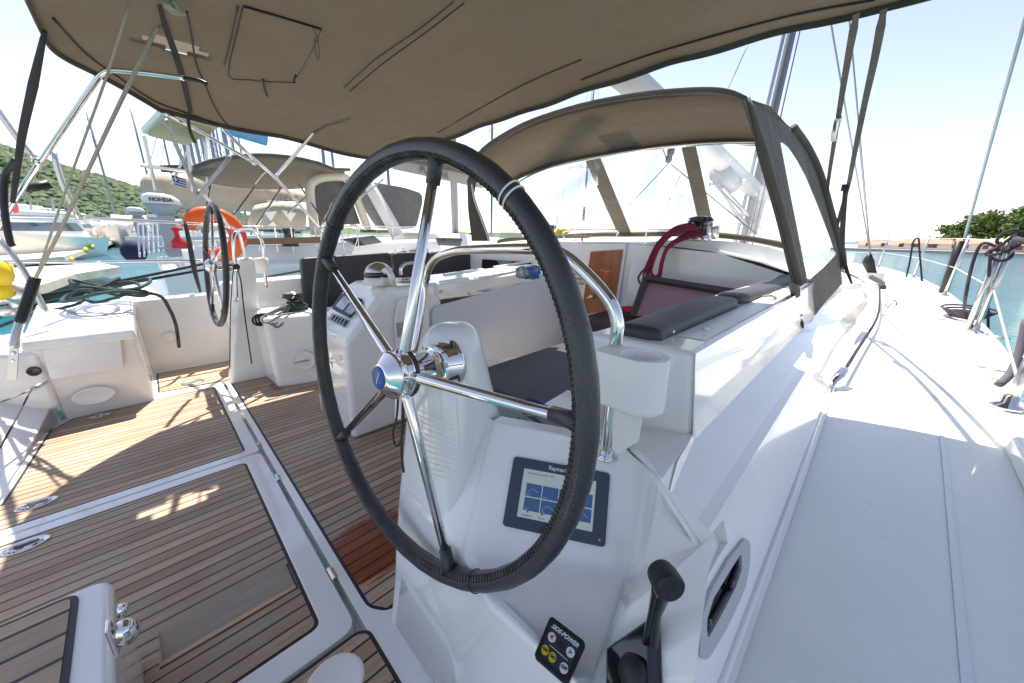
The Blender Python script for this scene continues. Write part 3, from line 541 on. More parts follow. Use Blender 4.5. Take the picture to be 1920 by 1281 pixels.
# ================================================================== STEERING WHEELS
def wheel(c, yaw, tilt, label, phase, near=True, label_group='steering wheels'):
    c = Vector(c); t = thing('steering_wheel', label, 'wheel', c, label_group)
    w, ti = math.radians(yaw), math.radians(tilt)
    ux = V(math.cos(w), math.sin(w), 0); uu = V(-math.sin(w) * math.sin(ti), math.cos(w) * math.sin(ti), math.cos(ti)); ax = uu.cross(ux); R = .45; r = .0195
    pt = lambda a, rr, h=0: c + (ux * math.cos(a) + uu * math.sin(a)) * rr + ax * h
    m = MB(); n = 144; k = 20; secs = []
    for i in range(n):
        a = 2 * math.pi * i / n; rd = (pt(a, 1) - c).normalized()
        secs.append([pt(a, R) + (rd * math.cos(q) + ax * math.sin(q)) * (r + .0004 * math.sin(i * 1.7)) for q in [2 * math.pi * j / k for j in range(k)]])
    m.loft(secs + [secs[0]], cap=False); rim = m.build('rim', LEATHER, t, smooth=True)
    if near:
        # raised seam lacing along the inside of the rim
        sm = MB(); ns = 300
        for i in range(ns):
            a = 2 * math.pi * i / ns; b = a + 2 * math.pi * .62 / ns; rd = (pt(a, 1) - c).normalized(); rd2 = (pt(b, 1) - c).normalized()
            q1, q2 = math.radians(-150), math.radians(-115) 
            p1 = pt(a, R) + (rd * math.cos(q1) + ax * math.sin(q1)) * (r + .0012); p2 = pt(b, R) + (rd2 * math.cos(q2) + ax * math.sin(q2)) * (r + .0012)
            sm.tube([p1, p2], .0011, 5)
        for qq in (-150, -132, -115):
            q = math.radians(qq); 
            sm.loft([[pt(a, R) + ((pt(a, 1) - c).normalized() * math.cos(q + d) + ax * math.sin(q + d)) * (r + e) for d, e in ((-.03, -.001), (0, .0007), (.03, -.001))] for a in [2 * math.pi * i / 180 for i in range(181)]], cap=False, closed=False)
        sm.build('rim_stitching', BLK, rim, smooth=True)
        # cord whipping and seams
        for adeg, mat, rr, nm in ((51, PLW, .0212, 'elastic_band'), (49.5, PLW, .0210, 'elastic_band'), (303, LEATHER, .0207, 'leather_joint'), (232, LEATHER, .0205, 'leather_joint'), (134, LEATHER, .0205, 'leather_joint')):
            a = math.radians(adeg); rd = (pt(a, 1) - c).normalized(); tg = (pt(a + .01, 1) - pt(a, 1)).normalized() * (.004 if nm == 'elastic_band' else 0)
            MB().tube([pt(a, R) + (rd * math.cos(q) + ax * math.sin(q)) * rr + tg * math.sin(q) for q in [2 * math.pi * j / 32 for j in range(33)]], .0016 if mat == PLW else .0010, 6).build(nm, mat, rim, smooth=True)
    for i in range(5):
        a = math.radians(phase + 72 * i)
        s = MB().tube([pt(a, .03, -.012), pt(a, .06, -.008), pt(a, R - .02, 0)], [.0122, .0122, .0092], 16).build('spoke', STEEL, t, smooth=True)
        MB().tube([pt(a, R - .058, 0), pt(a, R - .03, 0), pt(a, R - .008, 0)], [.0132, .0136, .018], 16).build('leather_sleeve', LEATHER, s, smooth=True)
    hub = lathe('hub', c + ax * -.062, ax, [(0, .0), (0, .026), (.003, .030), (.021, .0495), (.024, .052), (.028, .052), (.030, .050), (.044, .050), (.046, .053), (.058, .053), (.060, .050), (.062, .040), (.085, .040), (.087, .037), (.12, .037)], STEEL, t, n=56, bevel=.0)
    lathe('hub_cap', c + ax * -.0645, ax, [(0, 0), (0, .024), (.004, .026)], BLUE, hub, n=36)
    text('hub_lettering', 'goiot', .012, c + ax * -.0652, (ux * .55 + uu * .8), (-ux * .8 + uu * .55), WHT, hub, shear=.3) if False else None
    MB().tube([c + ax * -.0650 + (ux * .35 + uu * .85) * .016, c + ax * -.0650 - (ux * .35 + uu * .85) * .016], .0012, 6).build('hub_lettering', WHT, hub)
    # dimples around the hub collar
    for i in range(10):
        a = 2 * math.pi * i / 10; MB().sphere(pt(a, .0495, -.026), .0045, 8).build('hub_bolt', STEEL, hub, smooth=True)
    MB().tube([c + ax * .0 + (ux * math.cos(q) + uu * math.sin(q)) * .0525 for q in [2 * math.pi * j / 40 for j in range(41)]], .004, 8).build('friction_ring', BLKG, hub, smooth=True)
    return t, ax
w1, ax1 = wheel((-.695, .355, .873), 4.5, 4.7, 'big leather-covered starboard wheel with five chrome spokes in the foreground', 4)
hc = V(-.695, .355, .873)
fl = lathe('wheel_shaft_flange', hc + ax1 * .078, ax1, [(0, .037), (.0, .048), (.012, .050), (.016, .056), (.03, .058), (.034, .064), (.04, .066), (.046, .064), (.046, 0)], STEEL, yacht, n=56)
for i in range(6):
    a = i * 1.047 + .3; MB().sphere(hc + ax1 * .076 + V(math.cos(a), 0, math.sin(a)) * .0545, .004, 8).build('flange_bolt', STEELB, fl, smooth=True)
pw_ = P(403, 499, x=-3.60)
w2, ax2 = wheel(pw_, 1.5, 7.5, 'port steering wheel seen edge-on in front of the orange lifebuoy', 20, near=False)
tube('port_wheel_shaft', [pw_ + ax2 * .02, pw_ + ax2 * .15], .035, STEEL, yacht, n=20)

# ================================================================== HELM INSTRUMENTS
uC = (TRc - TLc).normalized(); vC = (TLc - BLc); vC = (vC - uC * vC.dot(uC)).normalized(); wC = uC.cross(vC)
if wC.dot(CAM - TLc) < 0: wC = -wC
cC = (TLc + TRc + BRc + BLc) / 4; cw, ch = .222, .149
cpt = thing('chartplotter', 'flush chartplotter with lit screen on the starboard helm console', 'chartplotter', cC)
pl = lambda u, v, h=0: cC + uC * u + vC * v + wC * h
bz = MB().prism([pl(u, v, -.004) for u, v in rrect(cw, ch, .008)], wC * .010).build('bezel', BEZ, cpt, bevel=.0015)
sc0 = MB().prism([pl(u, v, .0062) for u, v in ((-.082, -.050), (.082, -.050), (.082, .052), (-.082, .052))], wC * .0006).build('screen', SCRL, cpt)
for i in range(4):
    for j in range(2):
        u0 = -.071 + i * .0375; v0 = .022 - j * .0295
        MB().prism([pl(u0, v0 - .027, .0070), pl(u0 + .0355, v0 - .027, .0070), pl(u0 + .0355, v0, .0070), pl(u0, v0, .0070)], wC * .0003).build('screen_tile', SCRB, sc0)
text('brand_lettering', 'Raymarine', .0125, pl(0.0, .0625, .006), uC, vC, WHT, bz, bold=.0002)
for i, s in enumerate(('Waypoints', 'Set-up')): text('screen_caption', s, .0048, pl(-.060 + .032 * i, -.0445, .0069), uC, vC, BEZ, sc0)
text('screen_caption', 'Automatic settings  Position  12:04', .0042, pl(-.042, .044, .0069), uC, vC, BEZ, sc0)
text('screen_caption', '38 12.4 N   SOG 0.0', .0042, pl(.045, .044, .0069), uC, vC, BEZ, sc0)
for i_ in range(4):
    for j_ in range(2): text('tile_caption', ('Chart', 'Sonar', 'Radar', 'Wind', 'Data', 'Sails', 'Video', 'Apps')[i_ + 4 * j_], .0038, pl(-.064 + .0375 * i_, .0225 - .0295 * j_ - .024, .0074), uC, vC, SCRL, sc0); MB().tube([pl(-.067 + .0375 * i_, .002 - .0295 * j_, .0074), pl(-.056 + .0375 * i_, .012 - .0295 * j_, .0074), pl(-.042 + .0375 * i_, .005 - .0295 * j_, .0074)], .0005, 4).build('tile_line', GRNP if (i_ + j_) % 2 else SCRL, sc0)
MB().sphere(pl(.098, -.062, .0062), .003, 10, (1, 1, 1)).build('power_button', PLG, bz)
for i, u0 in enumerate((-.06, -.028)): MB().prism([pl(u0 - .003, -.038, .007), pl(u0 + .003, -.038, .007), pl(u0, -.033, .007)], wC * .0002).build('screen_icon', BEZ, sc0)
# bow thruster panel
pn = [P(1033, 1157, y=.42), P(1100, 1209, y=.445), P(1064, 1290, y=.405), P(1001, 1235, y=.38)]
def frame_of(p, w, h):
    c = sum(p, V(0, 0, 0)) / 4; u = ((p[1] - p[0]) + (p[2] - p[3])).normalized(); v = ((p[0] - p[3]) + (p[1] - p[2])); v = (v - u * v.dot(u)).normalized(); n = u.cross(v); return c, u, v, n
# lie on the console panel face
pnl = [B2, B3, C1, E1]; n_p = ((C1 - E1).cross(B2 - E1)).normalized()
pn = [onpl(1033, 1157, E1, n_p), onpl(1100, 1209, E1, n_p), onpl(1064, 1290, E1, n_p), onpl(1001, 1235, E1, n_p)]
if n_p.dot(CAM - E1) < 0: n_p = -n_p
tp = thing('thruster_panel', 'black bow thruster control panel with round buttons', 'control panel', pn[0])
def q4(s, t, h=0): return (pn[0] * (1 - s) + pn[1] * s) * (1 - t) + (pn[3] * (1 - s) + pn[2] * s) * t + n_p * h
def rr4(e, r=.1): return [q4(.5 + u * (1 - 2 * e), .5 - v * (1 - 2 * e)) for u, v in rrect(1, 1, r)]
MB().prism([p + n_p * .0 for p in rr4(0)], n_p * .005).build('plate', BLK, tp, bevel=.001)
MB().prism([p + n_p * .005 for p in rr4(.10, .16)], n_p * .0008).build('label_field', BEZ, tp)
tu = (pn[1] - pn[0]); tv = (pn[0] - pn[3]); sz = tu.length
text('panel_lettering', 'SIDE-POWER', sz * .125, q4(.52, .20, .006), tu, tv, WHT, tp, shear=.2, bold=.0002)
def btn(s, t, r, mat, sym=None, smat=None):
    b = MB().prism([q4(s + r * math.cos(a), t + r * math.sin(a), .0055) for a in [2 * math.pi * k / 28 for k in range(28)]], n_p * .0012).build('button', mat, tp)
    if sym in ('l', 'r'):
        d = -1 if sym == 'l' else 1
        MB().prism([q4(s + d * r * .55, t, .0069), q4(s - d * r * .45, t - r * .6, .0069), q4(s - d * r * .2, t, .0069), q4(s - d * r * .45, t + r * .6, .0069)], n_p * .0003).build('arrow', smat, b)
    elif sym: text('button_lettering', sym, sz * .085, q4(s, t, .0069), tu, tv, BEZ, b)
btn(.25, .42, .105, WHT, 'l', REDP); btn(.78, .42, .105, WHT, 'r', GRNP); btn(.22, .74, .10, YEL, 'ON'); btn(.45, .76, .10, YEL, 'ON'); btn(.79, .78, .105, WHT, 'OFF')
MB().tube([q4(.28, .585, .006), q4(.80, .60, .006)], .0004, 5).build('panel_line', WHT, tp)
for k in range(5):
    MB().prism([q4(.43 + .04 * k, .36, .0059), q4(.445 + .04 * k, .36, .0059), q4(.445 + .04 * k, .48, .0059), q4(.43 + .04 * k, .48, .0059)], n_p * .0004).build('panel_mark', BLK, tp)
# throttle
tb = P(1255, 1270, y=.52)
thl = thing('throttle_lever', 'black engine throttle lever with red button beside the wheel', 'throttle', P(1230, 1290, y=.50))
nT = (A4 - C1).cross(D2 - C1).normalized()
if nT.dot(CAM - C1) < 0: nT = -nT
tq = lambda px, py, h=0.: onpl(px, py, C1, nT) + nT * h
MB().hexa([tq(1143, 1215), tq(1240, 1150), tq(1246, 1340), tq(1143, 1340)], [tq(1152, 1222, .022), tq(1230, 1168, .022), tq(1236, 1340, .022), tq(1152, 1340, .022)]).build('throttle_base', BLKG, thl, bevel=.004)
MB().lathe(tq(1207, 1268, .02), nT, [(-.01, .024), (.012, .023), (.020, .018), (.022, 0)], 28).build('throttle_boss', BLK, thl, smooth=True)
lv = [P(1206, 1330, y=.425), P(1210, 1290, y=.435), P(1214, 1250, y=.445), P(1220, 1200, y=.452), P(1228, 1150, y=.456), P(1238, 1118, y=.458), P(1247, 1098, y=.46)]
lsec = []
for p, wd, th_ in zip(lv, (.021, .0215, .0175, .0125, .0100, .0135, .019), (.012, .012, .011, .009, .008, .010, .014)):
    a = V(.93, .36, 0); b = V(.36, -.93, .1); lsec.append([p + a * (wd * math.cos(q)) + b * (th_ * math.sin(q)) for q in [2 * math.pi * k / 18 for k in range(18)]])
MB().loft(lsec).build('lever_arm', BLKG, thl, smooth=True)
kc = P(1248, 1088, y=.462)
kn = MB().lathe(kc - V(.75, -.62, .12).normalized() * .022, V(.75, -.62, .12), [(0, .0), (0, .016), (.004, .0205), (.016, .0225), (.036, .0225), (.040, .020), (.040, 0)], 32).build('lever_knob', BLK, thl, smooth=False, bevel=.002)
for k in range(9):
    a = V(.62, .75, 0).normalized(); MB().sphere(kc + V(.75, -.62, .12).normalized() * .0225 + a * ((k % 3) - 1) * .005 + V(0, 0, ((k // 3) - 1) * .006), .0012, 6).build('knob_dimple', BLKG, kn)
MB().lathe(P(1216, 1272, y=.43), (.45, -.85, .12), [(0, .007), (.012, .007), (.015, .005), (.015, 0)], 18).build('lever_button', REDP, thl, smooth=True)
# portlight in the coaming
def qq(px, py, x): return P(px, py, x=x)
fo = rpoly([wl(a, b, .001) for a, b in ((1392, 1008), (1401, 1017), (1400, 1055), (1392, 1099), (1359, 1171), (1325, 1227), (1316, 1236), (1306, 1227), (1305, 1192), (1309, 1155), (1325, 1108), (1359, 1049))], .012, 4)
hi_ = rpoly([wl(a, b, .001) for a, b in ((1384, 1036), (1384, 1067), (1373, 1099), (1345, 1152), (1319, 1197), (1318, 1161), (1331, 1120), (1364, 1066))], .008, 4)
PFM = pbr('portlight_plastic', (.46, .47, .49), .4)
port = MB().add([p + nW * h for h in (.010,) for p in fo] , []); port = filled('portlight_frame', [p + nW * .002 for p in fo], [[p + nW * .002 for p in hi_]], PFM, yacht)
so_ = port.modifiers.new('solid', 'SOLIDIFY'); so_.thickness = .007; so_.offset = 0; bv_ = port.modifiers.new('bevel', 'BEVEL'); bv_.width = .0035; bv_.segments = 3; bv_.limit_method = 'ANGLE'
MB().tube([p - nW * .004 for p in hi_] + [hi_[0] - nW * .004, hi_[1] - nW * .004], .005, 6).build('portlight_gasket', BLK, port, smooth=True)
MB().prism([p - nW * .014 for p in hole_], nW * .002).build('portlight_pane', pbr('smoked_pane', (.10, .11, .115), .15, coat=.5), port)
MB().hexa([wl(1384, 1040, -.011), wl(1388, 1064, -.011), wl(1322, 1205, -.011), wl(1318, 1190, -.011)], [wl(1378, 1052, -.005), wl(1384, 1062, -.005), wl(1321, 1195, -.005), wl(1319, 1185, -.005)]).build('portlight_bar', BLKG, port)
for a, b in ((1367, 1098), (1324, 1170)): MB().sphere(wl(a, b, .004), .008, 12, (.6, 1, 1.2)).build('portlight_knob', BLKG, port, smooth=True)

# ---- grab hoop, pod and cup holder
hoop = thing('grab_rail', 'chrome grab hoop arching over the starboard helm pedestal', 'grab rail', P(1140, 850, y=.668))
hp = [P(1136, 852, y=.668), P(1146, 740, y=.664), P(1155, 640, y=.66), P(1157, 602, y=.66), P(1140, 560, y=.66), P(1085, 500, y=.66), P(1045, 473, y=.665), P(1000, 467, y=.67), P(900, 468, y=.70), P(850, 472, y=.72), P(812, 490, y=.735), P(797, 530, y=.74), P(787, 600, y=.70), P(775, 660, y=.66)]
MB().tube(hp, .0138, 18, 6).build('rail_tube', STEEL, hoop, smooth=True)
lathe('rail_foot', P(1136, 852, y=.668) + V(0, 0, -.004), (0, 0, 1), [(0, .028), (.004, .028), (.010, .016), (.018, .015)], STEEL, hoop)
cu = thing('cup_holder', 'white moulded cup holder clamped to the grab rail near the deck', 'cup holder', P(1150, 700, y=.63))
xa = P(1153, 650, y=.645)
def cupsec(z, s=1.):
    # D shape in plan: flat wall near the post, round at the outboard end
    o = P(1120, 655, y=.62); cxx = (P(1120, 655, y=.62).x + P(1256, 690, y=.62).x) / 2
    x0, x1 = P(1120, 655, y=.62).x, P(1243, 690, y=.62).x; yc = .640; h = .046 * s; out = []
    xm = x1 - .050
    for k in range(17): a = -math.pi / 2 + math.pi * k / 16; out.append(V(xm + .052 * math.cos(a) * s, yc + h * math.sin(a), z))
    for k in range(5): a = math.pi / 2 + math.pi / 2 * k / 4; out.append(V(x0 + .03 + .03 * math.cos(a), yc - .012 + .03 * math.sin(a) + .018, z))
    for k in range(5): a = math.pi + math.pi / 2 * k / 4; out.append(V(x0 + .02 + .02 * math.cos(a), yc - .02 + .02 * math.sin(a), z))
    return out
ztp = P(1190, 668, y=.62).z; zbt = ztp - .112
cc = sum(cupsec(ztp), V(0, 0, 0)) / 27; cc = V(P(1200, 690, y=.640).x, .640, 0)
def scl(sec, s, dz, ctr): return [V(ctr.x + (p.x - ctr.x) * s, ctr.y + (p.y - ctr.y) * s, p.z + dz) for p in sec]
s0 = cupsec(zbt); s1 = cupsec(ztp)
bc = sum(s1, V(0, 0, 0)) / len(s1)
MB().loft([scl(s0, .9, 0, bc), scl(s0, .98, .004, bc), scl(s0, 1, .012, bc), scl(s1, 1.0, -.008, bc), scl(s1, .985, -.001, bc)], cap=False).add(scl(s0, .9, 0, bc), [list(range(len(s0)))]).build('cup_body', PLW, cu, smooth=True)
hole = [V(cc.x + .039 * math.cos(a), cc.y + .039 * math.sin(a), ztp - .001) for a in [2 * math.pi * k / 36 for k in range(36)]]
filled('cup_top', scl(s1, .985, -.001, bc), [hole], PLW, cu)
MB().loft([[V(cc.x + .039 * s * math.cos(a), cc.y + .039 * s * math.sin(a), z) for a in [2 * math.pi * k / 36 for k in range(36)]] for s, z in ((1, ztp - .001), (.96, ztp - .006), (.93, ztp - .09), (.0, ztp - .091))], cap=False).build('cup_well', PLW, cu, smooth=True)
MB().prism(rpoly([P(1148, 765, y=.66), P(1202, 772, y=.64), P(1198, 828, y=.64), P(1160, 852, y=.65), P(1147, 845, y=.66)], .008), V(-.02, .05, 0)).build('rail_pod', PLW, cu, bevel=.005)
MB().prism(rpoly([P(1100, 745, y=.685), P(1126, 752, y=.68), P(1128, 838, y=.68), P(1102, 830, y=.685)], .006), V(-.005, .04, 0)).build('rail_pod', PLW, cu, bevel=.004)
# lanyards on the wheel pedestal
ln = thing('pedestal_lanyard', 'thin black lanyard hanging below the starboard wheel hub', 'lanyard', P(750, 740, y=.40))
MB().tube([P(748, 720, y=.38), P(744, 780, y=.37), P(737, 812, y=.36), P(742, 836, y=.36), P(752, 826, y=.36), P(757, 790, y=.37), P(754, 735, y=.38)], .0028, 7, 5).build('cord', STRAP, ln, smooth=True)
MB().tube([P(757, 720, y=.375), P(754, 800, y=.36), P(753, 850, y=.355), P(757, 886, y=.35)], .0032, 7, 4).build('cord', STRAP, ln, smooth=True)
MB().prism([P(741, 690, y=.43), P(752, 690, y=.43), P(751, 788, y=.41), P(739, 786, y=.41)], V(.0, .02, 0)).build('kill_switch_box', PLW, ln, bevel=.004)

# locker well between console and seat: grey mesh bag with blue line
wl = thing('stowage_bag', 'grey spotted bag with dark fittings lying in the well behind the helm', 'bag', P(1000, 800, y=.85))
MB().hexa([P(930, 800, y=.72), P(1080, 830, y=.76), P(1085, 790, y=1.0), P(925, 760, y=.98)], [P(928, 775, y=.72), P(1080, 812, y=.76), P(1085, 772, y=1.0), P(925, 745, y=.98)]).build('bag_body', pbr('spotted_fabric', (.20, .23, .22), .8), wl, bevel=.01)
sb = wl.children[0].data.materials[0]; vv = N(sb, 'ShaderNodeTexVoronoi'); vv.inputs['Scale'].default_value = 55; tt = N(sb, 'ShaderNodeTexCoord'); L(sb, tt.outputs['Object'], vv.inputs['Vector']); L(sb, ramp(sb, vv.outputs['Distance'], [(.16, (.01, .01, .012)), (.24, (.30, .33, .31))]), B(sb).inputs['Base Color'])
tl = thing('black_tool', 'black plastic fitting lying on the spotted bag', 'tool', P(1050, 810, y=.8))
MB().hexa([P(1015, 812, y=.76), P(1075, 830, y=.78), P(1080, 800, y=.84), P(1030, 785, y=.84)], [P(1018, 800, y=.76), P(1075, 815, y=.78), P(1080, 786, y=.84), P(1032, 775, y=.84)]).build('fitting_body', BLK, tl, bevel=.008)
tag(tube('blue_line', [P(985, 778, y=.80), P(982, 758, y=.82), P(995, 750, y=.84), P(1015, 760, y=.84), P(1012, 775, y=.82), P(992, 790, y=.78), P(965, 795, y=.76), P(990, 784, y=.78), P(1010, 792, y=.76), P(1020, 802, y=.75)], .006, pbr('blue_rope', (.03, .05, .14), .85), None, 8, 5), 'loop of dark blue line beside the spotted bag', 'rope')

# ================================================================== CENTRE CONSOLE AND TABLE
nav = thing('cockpit_table', 'white cockpit table with instrument console facing the helm', 'table', (-2.3, .9, 0))
xs, xp = -2.03, -2.57
side = [(.667, 0), (.69, .60), (.93, .865), (.99, .895), (1.35, .895), (1.35, 0)]
cb = MB().prism([V(xp, y, z) for y, z in side], (xs - xp, 0, 0)).build('console_body', GEL, nav, bevel=.035, seg=5)
mk('console_foot', [V(xp - .0, .667, .0), V(xp - .03, .667, .0), V(xp - .03, .667, .12), V(xp, .667, .14)], [[0, 1, 2, 3]], GEL, nav)
# raised side moulding and recess with grey plate
MB().prism(rpoly([P(745, 560, x=-2.022), P(800, 548, x=-2.022), P(808, 690, x=-2.022), P(748, 722, x=-2.022), P(738, 600, x=-2.022)], .03), (.014, 0, 0)).build('side_moulding', GEL, nav, bevel=.006)
MB().prism([P(743, 606, x=-2.004), P(762, 603, x=-2.004), P(763, 628, x=-2.004), P(745, 632, x=-2.004)], (.004, 0, 0)).build('switch_plate', PLG, nav)
# slanted instrument face
sd = V(0, .24, .265).normalized(); sn = V(0, -.265, .24).normalized()
def fp(u, v, h=0): return V(-2.3 + u, .69, .60) + sd * v + sn * h      # u across, v up the slope
def fq(px, py, h=0):
    r = R3 @ Vector((px - CX, -(py - CY), -F)).normalized(); return CAM + r * ((V(-2.3, .69, .60) + sn * h - CAM).dot(sn) / r.dot(sn))
i1 = MB().prism([fq(642, 551, .004), fq(681, 562, .004), fq(657, 597, .004), fq(624, 580, .004)], sn * .012).build('instrument_housing', BLK, nav, bevel=.003)
for a in (((645, 555), (661, 560), (643, 582), (629, 574)), ((664, 562), (679, 567), (659, 590), (646, 584))):
    MB().prism([fq(*p, .0165) for p in a], sn * .001).build('instrument_display', LCD, i1)
i2 = MB().prism([fq(625, 588, .003), fq(656, 600, .003), fq(645, 614, .003), fq(615, 600, .003)], sn * .008).build('switch_panel', PLG, nav, bevel=.002)
for k in range(5):
    p = fq(625 + 5.6 * k, 596 + 2.4 * k, .012); MB().tube([p - sd * .018, p + sd * .018], .007, 8).build('rocker_switch', BLKG, i2, smooth=True)
cpc = V(-2.3, 1.02, .90); cpc = P(712, 533, z=.90)
cm = lathe('compass_base', cpc, (0, 0, 1), [(0, .10), (.02, .10), (.03, .088), (.045, .086)], PLW, nav, n=40)
lathe('compass_bowl', cpc + V(0, 0, .045), (0, 0, 1), [(0, .086), (.03, .088), (.032, .084)], BLKG, cm, n=40)
MB().sphere(cpc + V(0, 0, .068), .082, 24, (1, 1, .82)).build('compass_dome', STEELB, cm, smooth=True)
MB().tube([P(718, 530, z=.92), P(716, 512, z=.97), P(727, 508, z=.99), P(735, 520, z=.96), P(738, 532, z=.91)], .018, 10, 5).build('compass_hood', PLW, cm, smooth=True)
MB().tube([P(752, 516, x=-2.2), P(752, 504, x=-2.2), P(760, 495, x=-2.2), P(780, 493, x=-2.18), P(797, 499, x=-2.12), P(803, 515, x=-2.08), P(804, 525, x=-2.06)], .011, 10, 5).build('table_grab_handle', STEEL, nav, smooth=True)
lathe('cup_ring', P(760, 527, z=.90), (0, 0, 1), [(0, .045), (.012, .045), (.012, .036), (.002, .034)], STEEL, nav)
st_ = P(622, 674, y=.66); sg = MB()
for k in range(8):
    a = k * math.pi / 4; ln_ = .06 if k % 2 == 0 else .035; d = V(math.cos(a), 0, math.sin(a)); e = V(-d.z, 0, d.x)
    sg.add([st_ + d * ln_, st_ + e * .010, st_ - e * .010, st_ + V(0, -.012, 0), st_ + V(0, .006, 0)], [[0, 1, 3], [0, 3, 2]])
sg.build('compass_rose_emblem', STEEL, nav)
lp = [P(812, 577, x=-2.0), P(1075, 505, x=-2.0), P(1078, 648, x=-2.0), P(1066, 654, x=-2.0), P(812, 692, x=-2.0)]
MB().prism(rpoly(lp, .05), (-.028, 0, 0)).build('table_leaf', pbr('table_laminate', (.62, .65, .70), .3, coat=.3), nav, bevel=.006)
tt_ = [P(800, 560, x=-2.02), P(1078, 488, x=-2.02), P(1040, 478, x=-2.5), P(820, 522, x=-2.4)]
tz = .90
MB().hexa([V(-2.58, 1.30, .80), V(-2.01, 1.30, .80), V(-2.01, 2.78, .86), V(-2.58, 2.78, .86)], [V(-2.58, 1.30, .885), V(-2.01, 1.30, .885), V(-2.01, 2.78, .935), V(-2.58, 2.78, .935)]).build('table_top', GEL, nav, bevel=.012)
for (a, b, c, d) in (((836, 519), (908, 508), .03, 0), ((830, 534), (880, 527), .02, 0), ((905, 526), (1018, 500), .02, 0), ((930, 503), (1000, 492), .02, 0)):
    p = P(*a, z=.915); q = P(*b, z=.935); MB().hexa([p, q, q + V(-.04, 0, 0), p + V(-.04, 0, 0)], [p + V(0, 0, .02), q + V(0, 0, .02), q + V(-.04, 0, .02), p + V(-.04, 0, .02)]).build('table_fiddle', GEL, nav, bevel=.004)
for px, py in ((828, 547), (880, 551), (974, 520)): MB().sphere(P(px, py, x=-2.0), .012, 8, (1, 1.6, .7)).build('leaf_latch', STEELB, nav, smooth=True)
MB().box(-2.55, -2.05, 1.35, 2.6, 0, .16).build('table_plinth', GEL, nav, bevel=.02)
bt = thing('crumpled_bottle', 'crumpled plastic water bottle with blue label on the table', 'bottle', P(985, 508, z=.95))
bb = MB().lathe(P(970, 512, z=.965), (.3, 1, 0), [(0, .0), (0, .03), (.04, .042), (.08, .036), (.12, .043), (.17, .038), (.20, .015), (.22, .013)], 14)
for v in bb.v: v += V(random.uniform(-.008, .008), 0, random.uniform(-.008, .008))
bb.build('bottle_body', pbr('bottle_plastic', (.6, .68, .75), .08, trans=.7), bt)
b2 = MB().lathe(P(970, 512, z=.965) + V(.018, .055, 0), (.3, 1, 0), [(0, .042), (.04, .043), (.08, .044)], 14)
for v in b2.v: v += V(random.uniform(-.006, .006), 0, random.uniform(-.006, .006))
b2.build('bottle_label', BLUE, bt)

# ================================================================== CUSHIONS AND TEXTILES
def cushion(name, lab, poly, ext, parent=None, mat=CUSH, bev=.03, grp=None):
    o = MB().prism(poly, ext).build(name, mat, None, bevel=bev, seg=4); tag(o, lab, 'cushion', grp); return o
cushion('seat_cushion', 'long charcoal seat cushion on the starboard cockpit bench', [V(-1.41, 1.0, .415), V(-.52, 1.0, .415), V(-.52, 2.55, .415), V(-1.43, 2.55, .415)], V(0, 0, .085), grp='starboard seat cushions')
cushion('seat_cushion', 'charcoal seat cushion under the red towel by the cabin bulkhead', [V(-1.80, 2.56, .415), V(-.52, 2.56, .415), V(-.52, 3.14, .415), V(-1.80, 3.14, .415)], V(0, 0, .10), grp='starboard seat cushions')
# bolster along the coaming top
def bolster(name, lab, pts, w=.064, h=.030):
    pts = catmull([Vector(p) for p in pts], 6); secs = []
    for i, p in enumerate(pts):
        t = (pts[min(i + 1, len(pts) - 1)] - pts[max(i - 1, 0)]).normalized(); sd_ = t.cross(V(0, 0, 1)).normalized(); up = sd_.cross(t)
        e = min(1, .55 + i * .25, .55 + (len(pts) - 1 - i) * .25)
        secs.append([p + sd_ * (w * e * math.copysign(abs(math.cos(a)) ** .6, math.cos(a))) + up * (h * e * math.copysign(abs(math.sin(a)) ** .6, math.sin(a))) for a in [2 * math.pi * k / 20 for k in range(20)]])
    o = MB().loft(secs).build(name, CUSH, None, smooth=True); tag(o, lab, 'cushion', 'coaming bolster cushions'); return o
bolster('bolster_cushion', 'nearer charcoal bolster draped over the starboard coaming edge', [P(1192, 632, x=-.43), P(1215, 621, x=-.43), P(1250, 606, x=-.43), P(1310, 582, x=-.43), P(1362, 565, x=-.43)])
bo1 = bpy.data.objects['bolster_cushion']; MB().prism(rpoly([P(1162, 660, y=.93), P(1172, 630, y=.93), P(1196, 612, y=.93), P(1234, 616, y=.93), P(1240, 632, y=.93), P(1228, 665, y=.93), P(1222, 720, y=.93), P(1165, 720, y=.93)], .03), V(0, .07, 0)).build('end_flap', CUSH, bo1, bevel=.02, seg=4)
bolster('seat_roll', 'rolled inboard edge of the starboard seat cushion next to the table', [P(905, 722, x=-1.36), P(960, 704, x=-1.36), P(1040, 672, x=-1.36), P(1180, 620, x=-1.36)], w=.10, h=.055)
bolster('bolster_cushion', 'farther charcoal bolster curving up under the sprayhood', [P(1364, 563, x=-.43), P(1400, 554, x=-.43), P(1440, 543, x=-.43), P(1470, 530, x=-.43), P(1492, 512, x=-.43)])
for px, py in ((1258, 622), (1400, 572), (1427, 560)): tag(MB().sphere(P(px, py, x=-.375), .011, 10, (1, 1, .8)).build('cushion_snap', STEEL, None, smooth=True), {1258: 'chrome snap at the near end of the bolster', 1400: 'chrome snap at the middle of the coaming', 1427: 'chrome snap beside the tied beige cord'}[px], 'snap fastener')
